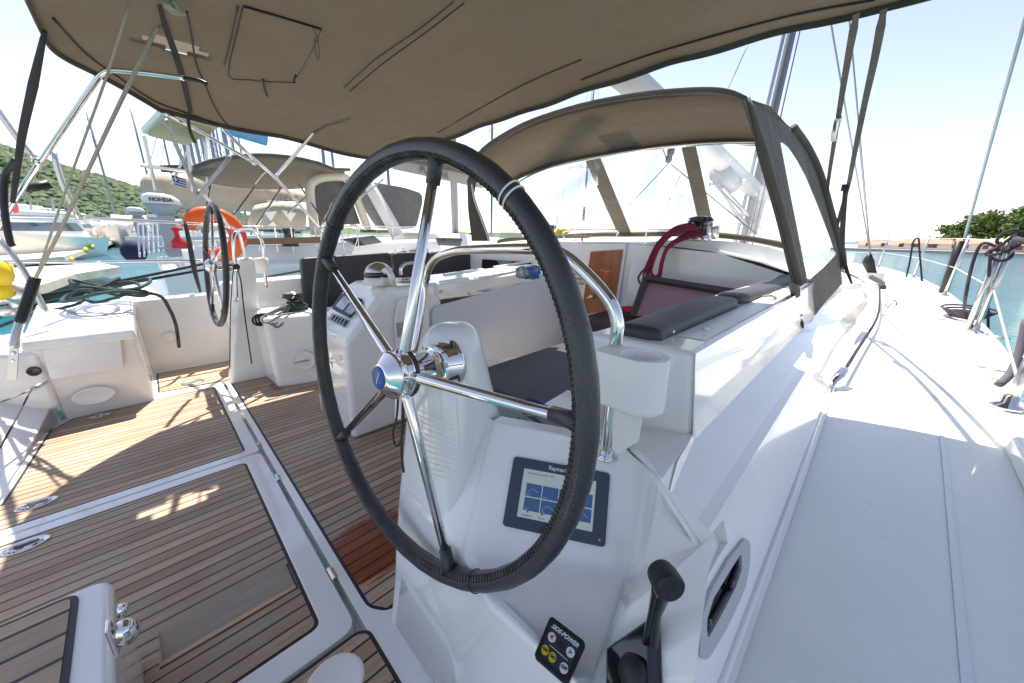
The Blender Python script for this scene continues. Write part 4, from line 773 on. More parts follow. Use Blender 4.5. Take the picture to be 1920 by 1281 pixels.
# port backrests
for a, b, c, d, lab in (((565, 484), (733, 473), (742, 566), (574, 592), 'aftmost charcoal backrest cushion on the port bench'), ((738, 474), (808, 472), (812, 556), (748, 566), 'narrow charcoal backrest cushion behind the compass'), ((812, 472), (905, 470), (904, 545), (816, 556), 'forward charcoal backrest cushion beside the cabin window')):
    q = [P(*p, x=-4.02) for p in (a, b, c, d)]; o = MB().prism(rpoly(q, .05), (-.10, 0, 0)).build('backrest_cushion', CUSH, None, bevel=.02); tag(o, lab, 'cushion', 'port backrest cushions')
cushion('seat_cushion', 'charcoal seat cushion on the port cockpit bench', [V(-4.0, .62, .452), V(-3.56, .65, .452), V(-3.5, 3.1, .452), V(-4.0, 3.1, .452)], V(0, 0, .07))
# hatch board (pink mesh in a black frame) leaning on the bulkhead
hb = thing('mesh_screen', 'pink mesh screen in black frame leaning on the cabin bulkhead', 'screen', P(1290, 560, y=2.9))
q = [P(1213, 527, y=2.95), P(1392, 556, y=2.85), P(1400, 600, y=2.72), P(1188, 592, y=2.75)]
MB().prism(q, (0, .025, 0)).build('mesh_panel', MESHP, hb)
fq_ = [P(1208, 520, y=2.985), P(1404, 551, y=2.94)]
MB().tube([P(1210, 522, y=2.93), P(1402, 553, y=2.83)], .028, 4).build('frame_bar', CUSH, hb); MB().tube([P(1210, 522, y=2.93), P(1186, 594, y=2.74)], .028, 4).build('frame_bar', CUSH, hb)
tw = MB(); base_ = P(1232, 586, z=.57)
for k, (dx, dy, rx, ry, rz) in enumerate(((-.20, -.05, .14, .10, .03), (0, 0, .16, .12, .045), (.12, .08, .14, .10, .04))): tw.sphere(base_ + V(dx, dy, .0), 1, 16, (rx, ry, rz))
for v in tw.v: v.z += .008 * math.sin(v.x * 40) * math.cos(v.y * 35)
tag(tw.build('red_towel', RED, None, smooth=True), 'crumpled red towel on the starboard seat cushion', 'towel')
pk = MB().sphere(P(1246, 588, z=.60), 1, 14, (.07, .06, .03)); tag(pk.build('pink_cloth', PINK, None, smooth=True), 'small pink cloth lying on the red towel', 'cloth')

# ================================================================== WINCHES AND ROPES
def winch(name, lab, base, r, h, parent=None):
    t = thing(name, lab, 'winch', base, 'winches'); b = Vector(base); z = (0, 0, 1)
    lathe('winch_base', b, z, [(0, r * 1.25), (h * .12, r * 1.25), (h * .2, r * 1.1), (h * .22, r)], STEEL, t)
    lathe('winch_drum', b, z, [(h * .18, r * 1.12), (h * .3, r * .86), (h * .6, r * .80), (h * .72, r * .9), (h * .76, r * 1.05)], BLKG, t)
    lathe('winch_top', b, z, [(h * .74, r * 1.1), (h * .78, r * 1.18), (h * .84, r * 1.18), (h * .86, r * 1.0), (h * .9, r * 1.12), (h * .96, r * 1.08), (h, r * .7), (h, 0)], BLKG, t)
    lathe('winch_cap', b, z, [(h * .995, r * .62), (h * 1.02, r * .58), (h * 1.02, r * .25), (h * .97, r * .2)], STEEL, t)
    MB().tube([b + V(r * .9, 0, h * .9), b + V(r * 1.3, -r * .3, h * .86), b + V(r * 1.35, -r * .5, h * .8)], r * .08, 6).build('line_stripper', STEEL, t, smooth=True)
    return t
wb = P(555, 586, x=-3.48)
winch('cockpit_winch', 'black winch wrapped in grey rope on the port winch pod', wb, .075, .17)
rp = MB()
for k in range(5):
    c = wb + V(0, 0, .018 + .012 * k); rr = .085 + .006 * (k % 2)
    rp.tube([c + V(math.cos(a) * rr, math.sin(a) * rr, .002 * math.sin(a * 3)) for a in [k + .3 * j for j in range(22)]], .008, 7)
tag(rp.build('rope_turns', ROPEG, None, smooth=True), 'turns of grey green rope around the port winch', 'rope')
rp = MB(); a0 = wb + V(.08, -.02, .03)
for k in range(8):
    s = random.uniform(-1, 1); e = P(498 + random.uniform(-8, 14), 598 + random.uniform(-7, 10), x=-3.45 + .02 * k)
    rp.tube([wb + V(.06, -.05, .02 + .009 * k), (wb + e) / 2 + V(.04, 0, .05 + .016 * s), e, e + V(.03, .02, -.04), (wb + e) / 2 + V(.09, 0, .005 + .01 * s), wb + V(.11, .03, .01)], .0075, 7, 5)
tag(rp.build('coiled_rope', pbr('grey_rope', (.22, .24, .24), .9), None, smooth=True), 'grey rope coil hanging off the port winch', 'rope')
rp = MB()
for k in range(3): c = P(489, 600, x=-3.42) + V(0, .02 * k, 0); rp.tube([c + V(.0, .055 * math.cos(a), .045 * math.sin(a)) for a in [j * .45 for j in range(15)]], .008, 7)
tag(rp.build('dark_rope_loop', pbr('navy_rope', (.02, .025, .06), .9), None, smooth=True), 'dark navy loops at the end of the port winch rope', 'rope')
# coachroof winches
wr = P(1308, 452, y=3.42); winch('coachroof_winch', 'black winch holding the red rope on the starboard coachroof', wr, .085, .20)
wl_ = P(1031, 447, y=4.0); winch('coachroof_winch', 'black winch beside yellow rope on the port coachroof', wl_, .075, .17)
rp = MB()
cpx = [(1304, 424), (1270, 430), (1238, 456), (1220, 488), (1209, 516), (1215, 529), (1228, 531), (1238, 519), (1244, 492), (1256, 464), (1282, 446), (1312, 434)]
for k in range(7):
    s1 = 1 - .085 * k; jx = random.uniform(-2.5, 2.5); yy = 2.98 + .012 * (k % 3)
    pts = []
    for q_, (a, b) in enumerate(cpx):
        w_ = math.sin(math.pi * q_ / 11) ** .6; ctr = (1231, 478); pts.append(P(a + (ctr[0] - a) * (1 - s1) * w_ + jx * w_ + (3 * (k - 3)) * (1 - w_), b + (ctr[1] - b) * (1 - s1) * w_ * .5 + (1.6 * (k - 3)) * (1 - w_), y=yy + (.38 - .04 * k) * (1 - w_)))
    rp.tube(pts, .0088, 8, 5)
rp.tube([P(1222, 496, y=2.98), P(1205, 508, y=2.97), P(1197, 522, y=2.97), P(1202, 533, y=2.97), P(1215, 536, y=2.97), P(1226, 531, y=2.97)], .0088, 8, 6)
tag(rp.build('red_rope_coil', ROPER, None, smooth=True), 'dark red rope coil hanging from the coachroof winch', 'rope')
rp = MB()
for k in range(6): c = P(1048 + 3 * k, 437 - (k % 3) * 3, y=3.95); rp.tube([c + V(.07 * math.cos(a), .05 * math.sin(a), .012 * math.sin(2 * a)) for a in [k + j * .5 for j in range(14)]], .009, 7)
tag(rp.build('yellow_rope_coil', pbr('yellow_rope', (.55, .48, .03), .8), None, smooth=True), 'yellow rope coil on the port coachroof', 'rope')
rp = MB()
for k in range(7): c = P(1040 + 10 * k, 444, y=3.9); rp.tube([c + V(.06 * math.cos(a), .05 * math.sin(a), .01 * math.sin(2 * a)) for a in [k + j * .5 for j in range(13)]], .009, 7)
tag(rp.build('clutch_ropes', pbr('brown_rope', (.14, .12, .10), .85), None, smooth=True), 'brown and grey rope tails lying along the coachroof', 'rope')
for pts, lab in ((((1058, 446), (1062, 433), (1150, 431), (1157, 440), (1158, 446)), 'chrome handrail on the port coachroof'), (((1211, 446), (1217, 432), (1262, 431), (1300, 431)), 'chrome handrail beside the starboard winch')):
    tag(tube('coachroof_handrail', [P(*p, y=3.85) for p in pts], .011, STEEL, None, 10, 5), lab, 'handrail', 'coachroof handrails')
lathe('deck_vent', P(1335, 449, y=3.7), (0, 0, 1), [(0, .05), (.10, .05), (.12, .04), (.12, 0)], STEELB, yacht)
# green shore rope on the port locker
rp = MB(); cz = P(200, 555, x=-4.2)
for k in range(6):
    rr = .17 + .05 * math.sin(k * 2.1); c = cz + V(.05 * math.sin(k), .06 * math.cos(k * 1.7), .02 * k)
    rp.tube([c + V(rr * .9 * math.cos(a), rr * math.sin(a), .03 * math.sin(a * 2 + k)) for a in [k * .9 + j * .35 for j in range(20)]], .012, 8, 2)
rp.tube([cz + V(.15, .1, .05), P(260, 548, x=-4.2), P(300, 555, x=-4.2), P(318, 580, x=-4.2), P(330, 610, x=-4.25), P(336, 652, x=-4.25)], .013, 8, 5)
rp.tube([cz + V(-.1, -.1, .0), P(140, 572, x=-4.2), P(60, 590, x=-4.4), P(0, 612, x=-4.6)], .011, 8, 5)
tag(rp.build('shore_rope', ROPEG, None, smooth=True), 'dark green shore rope coiled on the port stern locker', 'rope')

# ================================================================== PORT HELM HOOP, LIFEBUOY, PUSHPIT
ph = thing('port_grab_rail', 'small chrome grab hoop at the port helm pedestal', 'grab rail', P(443, 560, x=-3.62))
MB().tube([P(443, 566, x=-3.60), P(441, 500, x=-3.62), P(438, 448, x=-3.62), P(444, 435, x=-3.66), P(456, 431, x=-3.75), P(476, 433, x=-3.9), P(488, 447, x=-4.0), P(494, 470, x=-4.0), P(499, 540, x=-4.0)], .014, 12, 5).build('rail_tube', STEEL, ph, smooth=True)
lathe('cup_cylinder', P(494, 512, x=-4.0), (0, 0, 1), [(0, .0), (0, .05), (.13, .055), (.135, .05), (.12, .045), (.02, .04)], PLW, ph)
ly = thing('black_lanyard', 'black cord tied round the port helm grab hoop', 'lanyard', P(445, 500, x=-3.58))
MB().tube([P(440, 498, x=-3.57), P(436, 520, x=-3.57), P(432, 590, x=-3.57), P(431, 690, x=-3.57)], .004, 6, 4).build('cord', STRAP, ly, smooth=True)
MB().tube([P(444, 500, x=-3.56), P(452, 530, x=-3.56), P(458, 585, x=-3.56), P(472, 682, x=-3.56)], .005, 6, 4).build('cord', STRAP, ly, smooth=True)
MB().sphere(P(444, 500, x=-3.57), .022, 10).build('knot', STRAP, ly, smooth=True)
# pushpit
pp = thing('port_pushpit', 'chrome pushpit rails along the port quarter', 'railing', (-4.7, 0, .5))
XR = -4.62
for pts in (((-20, 405), (150, 409), (350, 419), (425, 425), (443, 432), (452, 450), (468, 520), (478, 560)), ((-20, 491), (160, 492), (330, 489), (392, 490))):
    MB().tube([P(*p, x=XR) for p in pts], .0135, 10, 4).build('rail', STEEL, pp, smooth=True)
for pts in (((100, 285), (118, 345), (150, 412)), ((-20, 185), (30, 255), (65, 298))):
    MB().tube([P(*p, x=-4.3) for p in pts], .018, 10, 3).build('brace', STEELB, pp, smooth=True)
MB().tube([P(346, 414, x=XR), P(356, 460, x=XR + .02), P(364, 505, x=XR + .02), P(376, 548, x=XR + .02)], [.012, .02, .02, .01], 8, 3).build('strap', STRAP, pp, smooth=True)
lb = thing('lifebuoy', 'orange horseshoe lifebuoy hung on the port quarter rail', 'lifebuoy', P(400, 440, x=-5.0))
c = P(401, 441, x=-5.0); sec = []
for k in range(33):
    a = math.radians(-115 + 275 * k / 32) + .0; rad = V(0, math.cos(a), math.sin(a)); w_ = .085 if 2 < k < 30 else .06
    sec.append([c + rad * .205 + (rad * math.cos(q) * w_ * .95 + V(1, 0, 0) * math.sin(q) * w_ * .62) for q in [2 * math.pi * j / 16 for j in range(16)]])
MB().loft(sec).build('buoy_body', ORANGE, lb, smooth=True)
MB().lathe(c + V(.03, .22, .0), (1, 0, 0), [(0, .06), (.02, .06), (.03, 0)], 12).build('light_bracket', REDP, lb, smooth=True)
rl = thing('red_light_float', 'small red float hanging beside the lifebuoy', 'float', P(340, 456, x=-4.9))
lathe('float_body', P(338, 466, x=-4.9), (0, 0, 1), [(0, 0), (0, .06), (.07, .055), (.11, .02), (.16, .018), (.17, .03), (.2, .03), (.2, 0)], RED, rl)
# bottom left helmsman step with chrome latch
hs_ = thing('teak_topped_seat', 'white moulded helm seat block with teak top in the lower left corner', 'seat', (-1.3, -.4, .3))
zt = .30; c1 = P(205, 1105, z=zt); 
x1 = P(197, 1110, z=zt).x; y1 = -.236
top = [V(-1.275, -1.2, zt), V(-1.275, -.245, zt), V(-.80, -.225, zt), V(-.80, -1.2, zt)]
MB().prism(rpoly([V(-1.275, -1.2, 0), V(-1.285, -.228, 0), V(-.60, -.195, 0), V(-.6, -1.2, 0)], .05), (0, 0, zt)).build('seat_block', GEL, hs_, bevel=.02, seg=4)
tp_ = [V(-1.262, -1.2, zt), V(-1.262, -.283, zt), V(-.60, -.262, zt), V(-.60, -1.2, zt)]
MB().prism(rpoly(tp_, .03), (0, 0, .004)).build('seat_caulking', CAULK, hs_)
MB().prism([p + V(0, 0, .004) for p in inset(rpoly(tp_, .03), .012)], (0, 0, .002)).build('seat_teak', TEAKS, hs_)
lc = P(236, 1185, y=-.175)
MB().sphere(lc, .026, 20, (.8, .8, 1.1)).build('latch_dome', STEEL, hs_, smooth=True)
MB().box(lc.x - .018, lc.x + .016, lc.y - .022, lc.y - .014, lc.z - .035, lc.z + .035).build('latch_plate', STEEL, hs_, bevel=.003)
MB().tube([lc + V(-.01, .0, .035), lc + V(-.012, .008, .055)], .008, 10).build('latch_pin', STEEL, hs_, smooth=True)

# ================================================================== SPRAYHOOD
sh = thing('sprayhood', 'taupe canvas sprayhood with clear windows over the cabin entrance', 'sprayhood', (-2.3, 3.3, 1.1))
sA, sB, sC = P(1400, 186, y=2.8), P(1512, 614, x=-.25), P(1578, 531, z=.85)
nS = (sB - sA).cross(sC - sA).normalized()
def sp_(px, py, h=0): return onpl(px, py, sA, nS) + nS * h * (1 if nS.x > 0 else -1)
Aa = [P(*p, y=2.8) for p in ((880, 335), (889, 305), (905, 280), (945, 252), (1000, 225), (1090, 197), (1190, 178), (1270, 170), (1330, 168), (1370, 173))] + [sA]
Bb = [P(*p, y=3.5) for p in ((950, 362), (954, 350), (962, 338), (985, 325), (1060, 301), (1130, 287), (1190, 278), (1290, 265), (1370, 261), (1430, 262))] + [sp_(1480, 240)]
Mm = [(a + b) / 2 + V(0, 0, .045) for a, b in zip(Aa, Bb)]
secs = [catmull(s, 4) for s in (Aa, Mm, Bb)]; n = len(secs[0])
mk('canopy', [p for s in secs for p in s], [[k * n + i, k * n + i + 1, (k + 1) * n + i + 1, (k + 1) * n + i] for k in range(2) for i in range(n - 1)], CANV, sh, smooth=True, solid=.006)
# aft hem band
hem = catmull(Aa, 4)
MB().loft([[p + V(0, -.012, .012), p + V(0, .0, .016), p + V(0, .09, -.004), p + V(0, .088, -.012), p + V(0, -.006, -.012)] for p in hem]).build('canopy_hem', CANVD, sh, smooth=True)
Cc = [P(*p, y=4.2) for p in ((940, 452), (975, 448), (1060, 443), (1130, 440), (1172, 440), (1260, 439), (1340, 441), (1420, 450), (1500, 468))]
def wq(tl, tr, br, bl, mat, name, h=0., bev=0, par=sh, sag=.03):
    """front panel between the forward bow (y=3.5) and the base line (y=4.2)"""
    q = [P(*tl, y=3.5), P(*tr, y=3.5), P(*br, y=4.2), P(*bl, y=4.2)]; vs = []; m = 7
    for j in range(m):
        for i in range(m):
            s, t = i / (m - 1), j / (m - 1); p = (q[0] * (1 - s) + q[1] * s) * (1 - t) + (q[3] * (1 - s) + q[2] * s) * t
            vs.append(p + V(0, -h + sag * math.sin(math.pi * s) * math.sin(math.pi * t), 0))
    return mk(name, vs, [[j * m + i, j * m + i + 1, (j + 1) * m + i + 1, (j + 1) * m + i] for j in range(m - 1) for i in range(m - 1)], mat, par, smooth=True)
wq((958, 348), (1112, 300), (1170, 441), (935, 452), VINYL, 'front_window')
wq((1112, 300), (1290, 270), (1330, 441), (1170, 441), VINYL, 'front_window')
wq((1290, 270), (1478, 262), (1500, 470), (1330, 441), VINYL, 'front_window')
wq((1098, 300), (1126, 294), (1186, 441), (1160, 441), CANVD, 'zip_strip', .012, sag=0)
wq((1277, 270), (1304, 266), (1342, 441), (1316, 441), CANVD, 'zip_strip', .012, sag=0)
wq((950, 345), (1130, 294), (1132, 303), (954, 356), CANVD, 'top_band', .014, sag=0) if False else None
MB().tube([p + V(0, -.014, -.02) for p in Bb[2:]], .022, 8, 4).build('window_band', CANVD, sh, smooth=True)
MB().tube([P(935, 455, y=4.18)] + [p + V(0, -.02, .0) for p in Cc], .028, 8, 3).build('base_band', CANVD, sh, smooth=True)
MB().tube([P(*p, y=3.44) for p in ((958, 352), (1000, 327), (1060, 307), (1190, 283), (1290, 272), (1370, 268), (1440, 268))], .014, 10, 4).build('forward_bow', STEEL, sh, smooth=True)
# starboard side panel with its window
win = catmull([sp_(*p) for p in ((1463, 266), (1480, 276), (1512, 330), (1548, 420), (1566, 470), (1566, 480), (1519, 525), (1512, 515), (1497, 440), (1466, 285))], 2)
outp = [sp_(*p) for p in ((1393, 187), (1400, 183), (1440, 205), (1484, 240), (1512, 280), (1535, 330), (1556, 405), (1574, 470), (1577, 505), (1579, 532), (1545, 570), (1512, 614), (1500, 585), (1480, 500), (1455, 400), (1425, 290))]
wn_ = [win[0]] + win[1:-1]
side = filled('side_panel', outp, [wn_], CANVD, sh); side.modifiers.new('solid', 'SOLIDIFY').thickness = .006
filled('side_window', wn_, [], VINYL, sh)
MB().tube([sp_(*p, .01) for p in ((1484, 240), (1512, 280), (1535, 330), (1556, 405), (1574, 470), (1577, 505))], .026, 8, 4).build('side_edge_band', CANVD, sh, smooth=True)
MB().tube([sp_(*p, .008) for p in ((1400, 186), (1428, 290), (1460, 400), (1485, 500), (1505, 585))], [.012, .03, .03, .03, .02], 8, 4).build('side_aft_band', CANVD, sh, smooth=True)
# port side wing of the hood
mk('port_side_panel', [P(876, 338, y=2.8), P(903, 283, y=2.8), P(888, 370, y=2.85), P(900, 410, y=2.9), P(916, 452, y=3.0), P(885, 452, y=2.9), P(878, 395, y=2.85)], [[0, 1, 2, 3, 4, 5, 6]], CANVD, sh, solid=.008)
MB().tube([P(*p, y=2.78) for p in ((885, 345), (890, 375), (903, 410), (914, 440), (917, 452))], .012, 8, 4).build('port_bow', STEELB, sh, smooth=True)
# ties at the lower corner
tie = thing('sprayhood_tie', 'dark strap and shackle hanging from the sprayhood corner', 'strap', P(1505, 640, x=-.24))
MB().tube([P(1503, 605, x=-.24), P(1506, 640, x=-.235), P(1503, 670, x=-.23), P(1508, 692, x=-.225)], .009, 6, 4).build('strap_tail', STRAP, tie, smooth=True)
MB().tube([P(1500, 592, x=-.25), P(1503, 606, x=-.25), P(1499, 612, x=-.25)], .012, 8).build('shackle', STEELB, tie, smooth=True)
MB().tube([P(1497, 590, x=-.25), P(1488, 640, x=-.24), P(1500, 675, x=-.22)], .002, 5, 3).build('thin_line', ROPEW, tie, smooth=True)
MB().prism([P(1488, 530, x=-.26), P(1500, 540, x=-.26), P(1504, 600, x=-.26), P(1494, 565, x=-.26)], (-.02, 0, 0)).build('side_strap', STRAP, tie)
tag(tube('tie_cord', [P(1432, 556, x=-.33), P(1450, 556, x=-.31), P(1475, 575, x=-.29), P(1500, 592, x=-.255)], .006, ROPEW, None, 8, 4), 'beige cord from the coaming snap to the sprayhood corner', 'cord')

# ================================================================== BIMINI
bim = thing('bimini', 'big taupe canvas bimini stretched over the whole cockpit', 'bimini', (-1.8, 1, 2.1))
XP0, XS0 = -3.82, .38
def bz_(x, y):
    yy = min(max((y + .2) / 2.2, 0), 1)
    z = 2.115 - .056 * y + .16 * max(0, 1 - ((x + 1.75) / 2.15) ** 2) * math.sin(math.pi * yy) ** .8
    z += .007 * math.sin(x * 5.1 + y * 3.3) * math.sin(y * 4.7 - x * 1.9) + .004 * math.sin(x * 13 + y * 7) - .010 * abs(math.sin(math.pi * (y - .05) / .95)) * (1 if y > .05 else 0) + .02
    if x < -3.5: z -= .05 * ((-3.5 - x) / .3) ** 2
    if x > .1: z -= .14 * ((x - .1) / .3) ** 2
    if x > -.9: z += .02 * min(1, (x + .9) / .8)
    return z
nx, ny = 84, 48; bv = []; bf = []
for j in range(ny + 1):
    for i in range(nx + 1):
        x = XP0 + (XS0 - XP0) * i / nx; ya = -.17 + (.42 * ((-3.2 - x) / .62) ** 2 if x < -3.2 else 0); yf = 2.0 - (.12 * ((-3.4 - x) / .42) ** 2 if x < -3.4 else 0) + (.19 * min(1, (x + .9) / .8) if x > -.9 else 0)
        y = ya + (yf - ya) * j / ny; bv.append(V(x, y, bz_(x, y)))
for j in range(ny):
    for i in range(nx):
        a = j * (nx + 1) + i; c = (bv[a] + bv[a + nx + 2]) / 2
        if -3.02 < c.x < -2.86 and .17 < c.y < .47 and ((c.x + 2.94) / .06) ** 2 + ((c.y - .32) / .14) ** 2 < 1: continue
        bf.append([a, a + 1, a + nx + 2, a + nx + 1])
mk('canopy', bv, bf, CANV, bim, smooth=True, solid=.004)
def bq(px, py, dz=.012):
    z = 2.15
    for _ in range(30): p = P(px, py, z=z); z = z * .5 + .5 * (bz_(p.x, p.y) - dz)
    return P(px, py, z=z)
# hems on the edges
row = lambda j: bv[j * (nx + 1):(j + 1) * (nx + 1)]
for e in (row(0), row(ny), [bv[j * (nx + 1)] for j in range(ny + 1)]):
    MB().loft([[p + V(0, 0, .012), p + V(.0, 0, -.026), p + V(.012, .008, -.026), p + V(.012, .008, .012)] for p in e]).build('edge_hem', CANVD, bim, smooth=False)
# pocket seams, zip band, flap
def seam(pts, r, mat, name, k=5, dz=.011): MB().tube([bq(*p, dz) for p in pts], r, 6, k).build(name, mat, bim, smooth=True)
seam([(870, 6), (800, 60), (720, 118), (655, 172)], .003, BLK, 'bow_pocket_seam'); seam([(850, 4), (790, 52), (700, 115), (645, 165)], .004, CANVD, 'bow_pocket_seam')
seam([(100, 35), (160, 100), (215, 140), (290, 190), (350, 212), (420, 238)], .006, BLK, 'hem_seam')
seam([(350, 22), (358, 60), (368, 120), (385, 160), (405, 205), (428, 238)], .005, BLK, 'panel_seam')
seam([(1090, 112), (980, 160), (880, 215), (820, 250)], .005, CANVD, 'hem_seam'); seam([(1640, 0), (1480, 30), (1300, 78), (1190, 112), (1090, 150)], .005, BLK, 'hem_seam')
zp = MB()
for a, b in (((294, 8), (303, 8)), ((304, 50), (316, 50)), ((322, 100), (335, 100)), ((338, 150), (350, 150)), ((348, 190), (358, 190)), ((353, 212), (362, 212))): zp.add([bq(*a, .016), bq(*b, .016)], [])
zp.f = [[2 * i, 2 * i + 1, 2 * i + 3, 2 * i + 2] for i in range(5)]; zp.build('zip_band', STRAP, bim)
seam([(456, 12), (520, 30), (603, 55)], .006, BLK, 'flap_piping'); seam([(455, 14), (442, 70), (430, 122), (433, 147), (470, 150), (494, 153), (555, 155)], .003, BLK, 'flap_piping'); seam([(446, 12), (434, 70), (421, 122)], .005, CANVD, 'flap_hem'); seam([(603, 55), (585, 95), (556, 146)], .002, CANVD, 'flap_hem')
seam([(555, 142), (552, 148), (551, 155)], .007, BLK, 'flap_toggle', dz=.03)
seam([(585, 50), (596, 75), (598, 112), (592, 98), (590, 72)], .0025, BLK, 'flap_cord', dz=.05); seam([(494, 150), (496, 165), (501, 180)], .008, BLK, 'flap_tab', dz=.03)
# flap added to hide the opening cut for the sun spot; high sun passes
MB().add([V(-3.012, .15, bz_(-3.01, .15) + .004), V(-3.012, .49, bz_(-3.01, .49) + .004), V(-3.014, .49, bz_(-3.01, .49) + .08), V(-3.014, .15, bz_(-3.01, .15) + .08)], [[0, 1, 2, 3]]).build('added_view_flap', CANV, bim)
# tubes of the frame
def btube(pts, r=.0135, nm='frame_tube', mat=STEEL, k=5): MB().tube([P(a, b, x=c) for a, b, c in pts], r, 10, k).build(nm, mat, bim, smooth=True)
btube([(347, 147, -2.95), (290, 139, -3.1), (215, 132, -3.3), (192, 138, -3.36), (170, 166, -3.42), (75, 305, -3.7), (25, 380, -3.9), (-15, 445, -4.0)])
btube([(345, 147, -2.95), (372, 151, -2.9), (388, 158, -2.88)], .011, 'bow_end', BLK)
btube([(412, 236, -3.82), (470, 293, -3.9), (520, 338, -4.1), (575, 400, -4.3), (612, 440, -4.45)])
btube([(308, 212, -3.8), (380, 250, -3.9), (476, 305, -4.0)]); btube([(655, 170, -3.3), (638, 186, -3.4), (600, 232, -3.6), (570, 270, -3.8), (516, 332, -4.1)])
btube([(310, 225, -3.85), (340, 295, -4.1), (372, 367, -4.3)], mat=ALU); btube([(432, 293, -4.0), (350, 397, -4.4)], mat=ALU); btube([(372, 357, -4.3), (400, 385, -4.35), (432, 430, -4.45)])
btube([(715, 320, -3.76), (660, 372, -4.0), (600, 428, -4.3)]); btube([(600, 428, -4.3), (640, 400, -4.2), (720, 335, -3.8)], .008)
for px, py, x in ((476, 305, -4.0), (516, 333, -4.1), (372, 362, -4.3), (70, 303, -3.7)): MB().sphere(P(px, py, x=x), .024, 10).build('tube_joint', STEEL, bim, smooth=True)
MB().tube([P(352, 218, x=-3.8), P(356, 245, x=-3.8), P(366, 268, x=-3.8)], .012, 6, 3).build('strap_end', CANVD, bim, smooth=True)
# crumpled mooring of the topping lift at the canopy
MB().tube([bq(312, 8, .05), bq(325, 14, .06), bq(338, 20, .05), bq(345, 26, .03)], [.02, .03, .02, .008], 7, 3).build('line_bundle', ROPEW, bim)
# ================================================================== BACKSTAY, STRAPS, RIG
bs = thing('backstay', 'beige split backstay running down to the port quarter', 'rigging', P(60, 530, x=-3.6))
for pts, r, nm, mat in (([(243, 2, -2.6), (200, 143, -2.9), (119, 369, -3.3), (70, 515, -3.6)], .0055, 'stay_wire', ROPEW), ([(311, 16, -2.75), (205, 235, -3.0), (114, 430, -3.4), (62, 530, -3.6)], .0085, 'stay_wire', ROPEW), ([(66, 520, -3.6), (50, 570, -3.58), (38, 604, -3.55)], .026, 'rubber_boot', BLK), ([(38, 604, -3.55), (30, 630, -3.52), (26, 652, -3.5)], .02, 'turnbuckle', STEELB), ([(-10, 440, -3.9), (40, 500, -3.8), (90, 592, -3.75)], .016, 'rail_stay', STEELB)):
    MB().tube([P(a, b, x=c) for a, b, c in pts], r, 8, 4).build(nm, mat, bs, smooth=True)
st1 = thing('bimini_strap', 'dark webbing strap from the aft bimini corner at far left', 'strap', P(40, 260, x=-3.6), 'webbing straps holding the bimini')
MB().tube([P(84, 58, x=-3.0), P(62, 160, x=-3.3), P(40, 262, x=-3.6), P(24, 380, x=-3.8)], [.008, .018, .016, .01], 6, 4).build('webbing', STRAP, st1, smooth=True)
MB().tube([P(30, 300, x=-3.7), P(10, 330, x=-3.8), P(8, 390, x=-3.8), P(18, 450, x=-3.8), P(25, 462, x=-3.8)], .016, 6, 4).build('webbing_tail', BLK, st1, smooth=True)
wh = thing('winch_handle', 'black grip sticking out beside the left strap', 'handle', P(60, 352, x=-3.9))
MB().tube([P(46, 356, x=-3.9), P(62, 352, x=-3.9), P(94, 345, x=-3.9)], [.018, .024, .026], 10).build('grip', BLK, wh, smooth=True); MB().tube([P(18, 368, x=-3.9), P(50, 358, x=-3.9)], .016, 8).build('shaft', STEELB, wh, smooth=True)
fg = MB()
for k in range(5): fg.add([P(0 + 6 * k, 372 + 4 * k, x=-4.4), P(8 + 6 * k, 366 + 4 * k, x=-4.45), P(12 + 6 * k, 386 + 3 * k, x=-4.4), P(3 + 6 * k, 392 + 2 * k, x=-4.35)], [[0, 1, 2, 3]])
tag(fg.build('red_ensign', RED, None, solid=.004), 'red flag folded on its staff at far left', 'flag')
for i, (pts, lab) in enumerate(((((1606, 26, 2.0), (1590, 110, 2.4), (1575, 200, 2.9), (1562, 280, 3.3), (1553, 340, 3.7), (1546, 402, 4.0)), 'webbing strap with buckle, left of two on the starboard side'), (((1657, 18, 2.0), (1640, 110, 2.3), (1620, 200, 2.7), (1600, 300, 3.2), (1590, 350, 3.5), (1573, 410, 3.8), (1562, 455, 4.0)), 'webbing strap with loose tail, right of two on the starboard side'))):
    t = thing('bimini_strap', lab, 'strap', P(pts[2][0], pts[2][1], y=pts[2][2]), 'webbing straps holding the bimini')
    cp_ = catmull([P(a, b, y=c) for a, b, c in pts], 5); m_ = MB()
    secs = []
    for k, p in enumerate(cp_):
        w_ = .014 if k > 1 else .010; tw_ = .25 + .5 * k / len(cp_); secs.append([p + V(math.cos(tw_) * w_ * s + 0, -math.sin(tw_) * w_ * s + q, 0) for s, q in ((-1, -.002), (1, -.002), (1, .002), (-1, .002))])
    m_.loft(secs).build('webbing', STRAP if False else CANVD, t)
    if i == 0: MB().tube([P(1572, 222, y=3.0), P(1566, 245, y=3.1), P(1564, 262, y=3.15)], .018, 6).build('buckle', STEELB, t, smooth=True)
    else:
        MB().tube([P(1586, 352, y=3.5), P(1581, 410, y=3.6), P(1579, 470, y=3.7), P(1584, 495, y=3.7), P(1597, 532, y=3.6)], [.014, .016, .016, .014, .006], 6, 4).build('loose_tail', STRAP, t, smooth=True)
        MB().box(*[c for ax_ in range(3) for c in ((P(1585, 352, y=3.5)[ax_] - .02), (P(1585, 352, y=3.5)[ax_] + .02))]).build('buckle', BLK, t)
ma, mb_ = P(1490, 34, x=-2.3), P(1448, 215, x=-2.3)
mast_y = P(1448, 215, x=-2.3).y
mst = thing('mast', 'grey aluminium mast of our own yacht behind the sprayhood', 'mast', V(-2.3, mast_y, .9))
mlow = mb_ + (mb_ - ma).normalized() * 3.2; mhi = ma + (ma - mb_).normalized() * 6
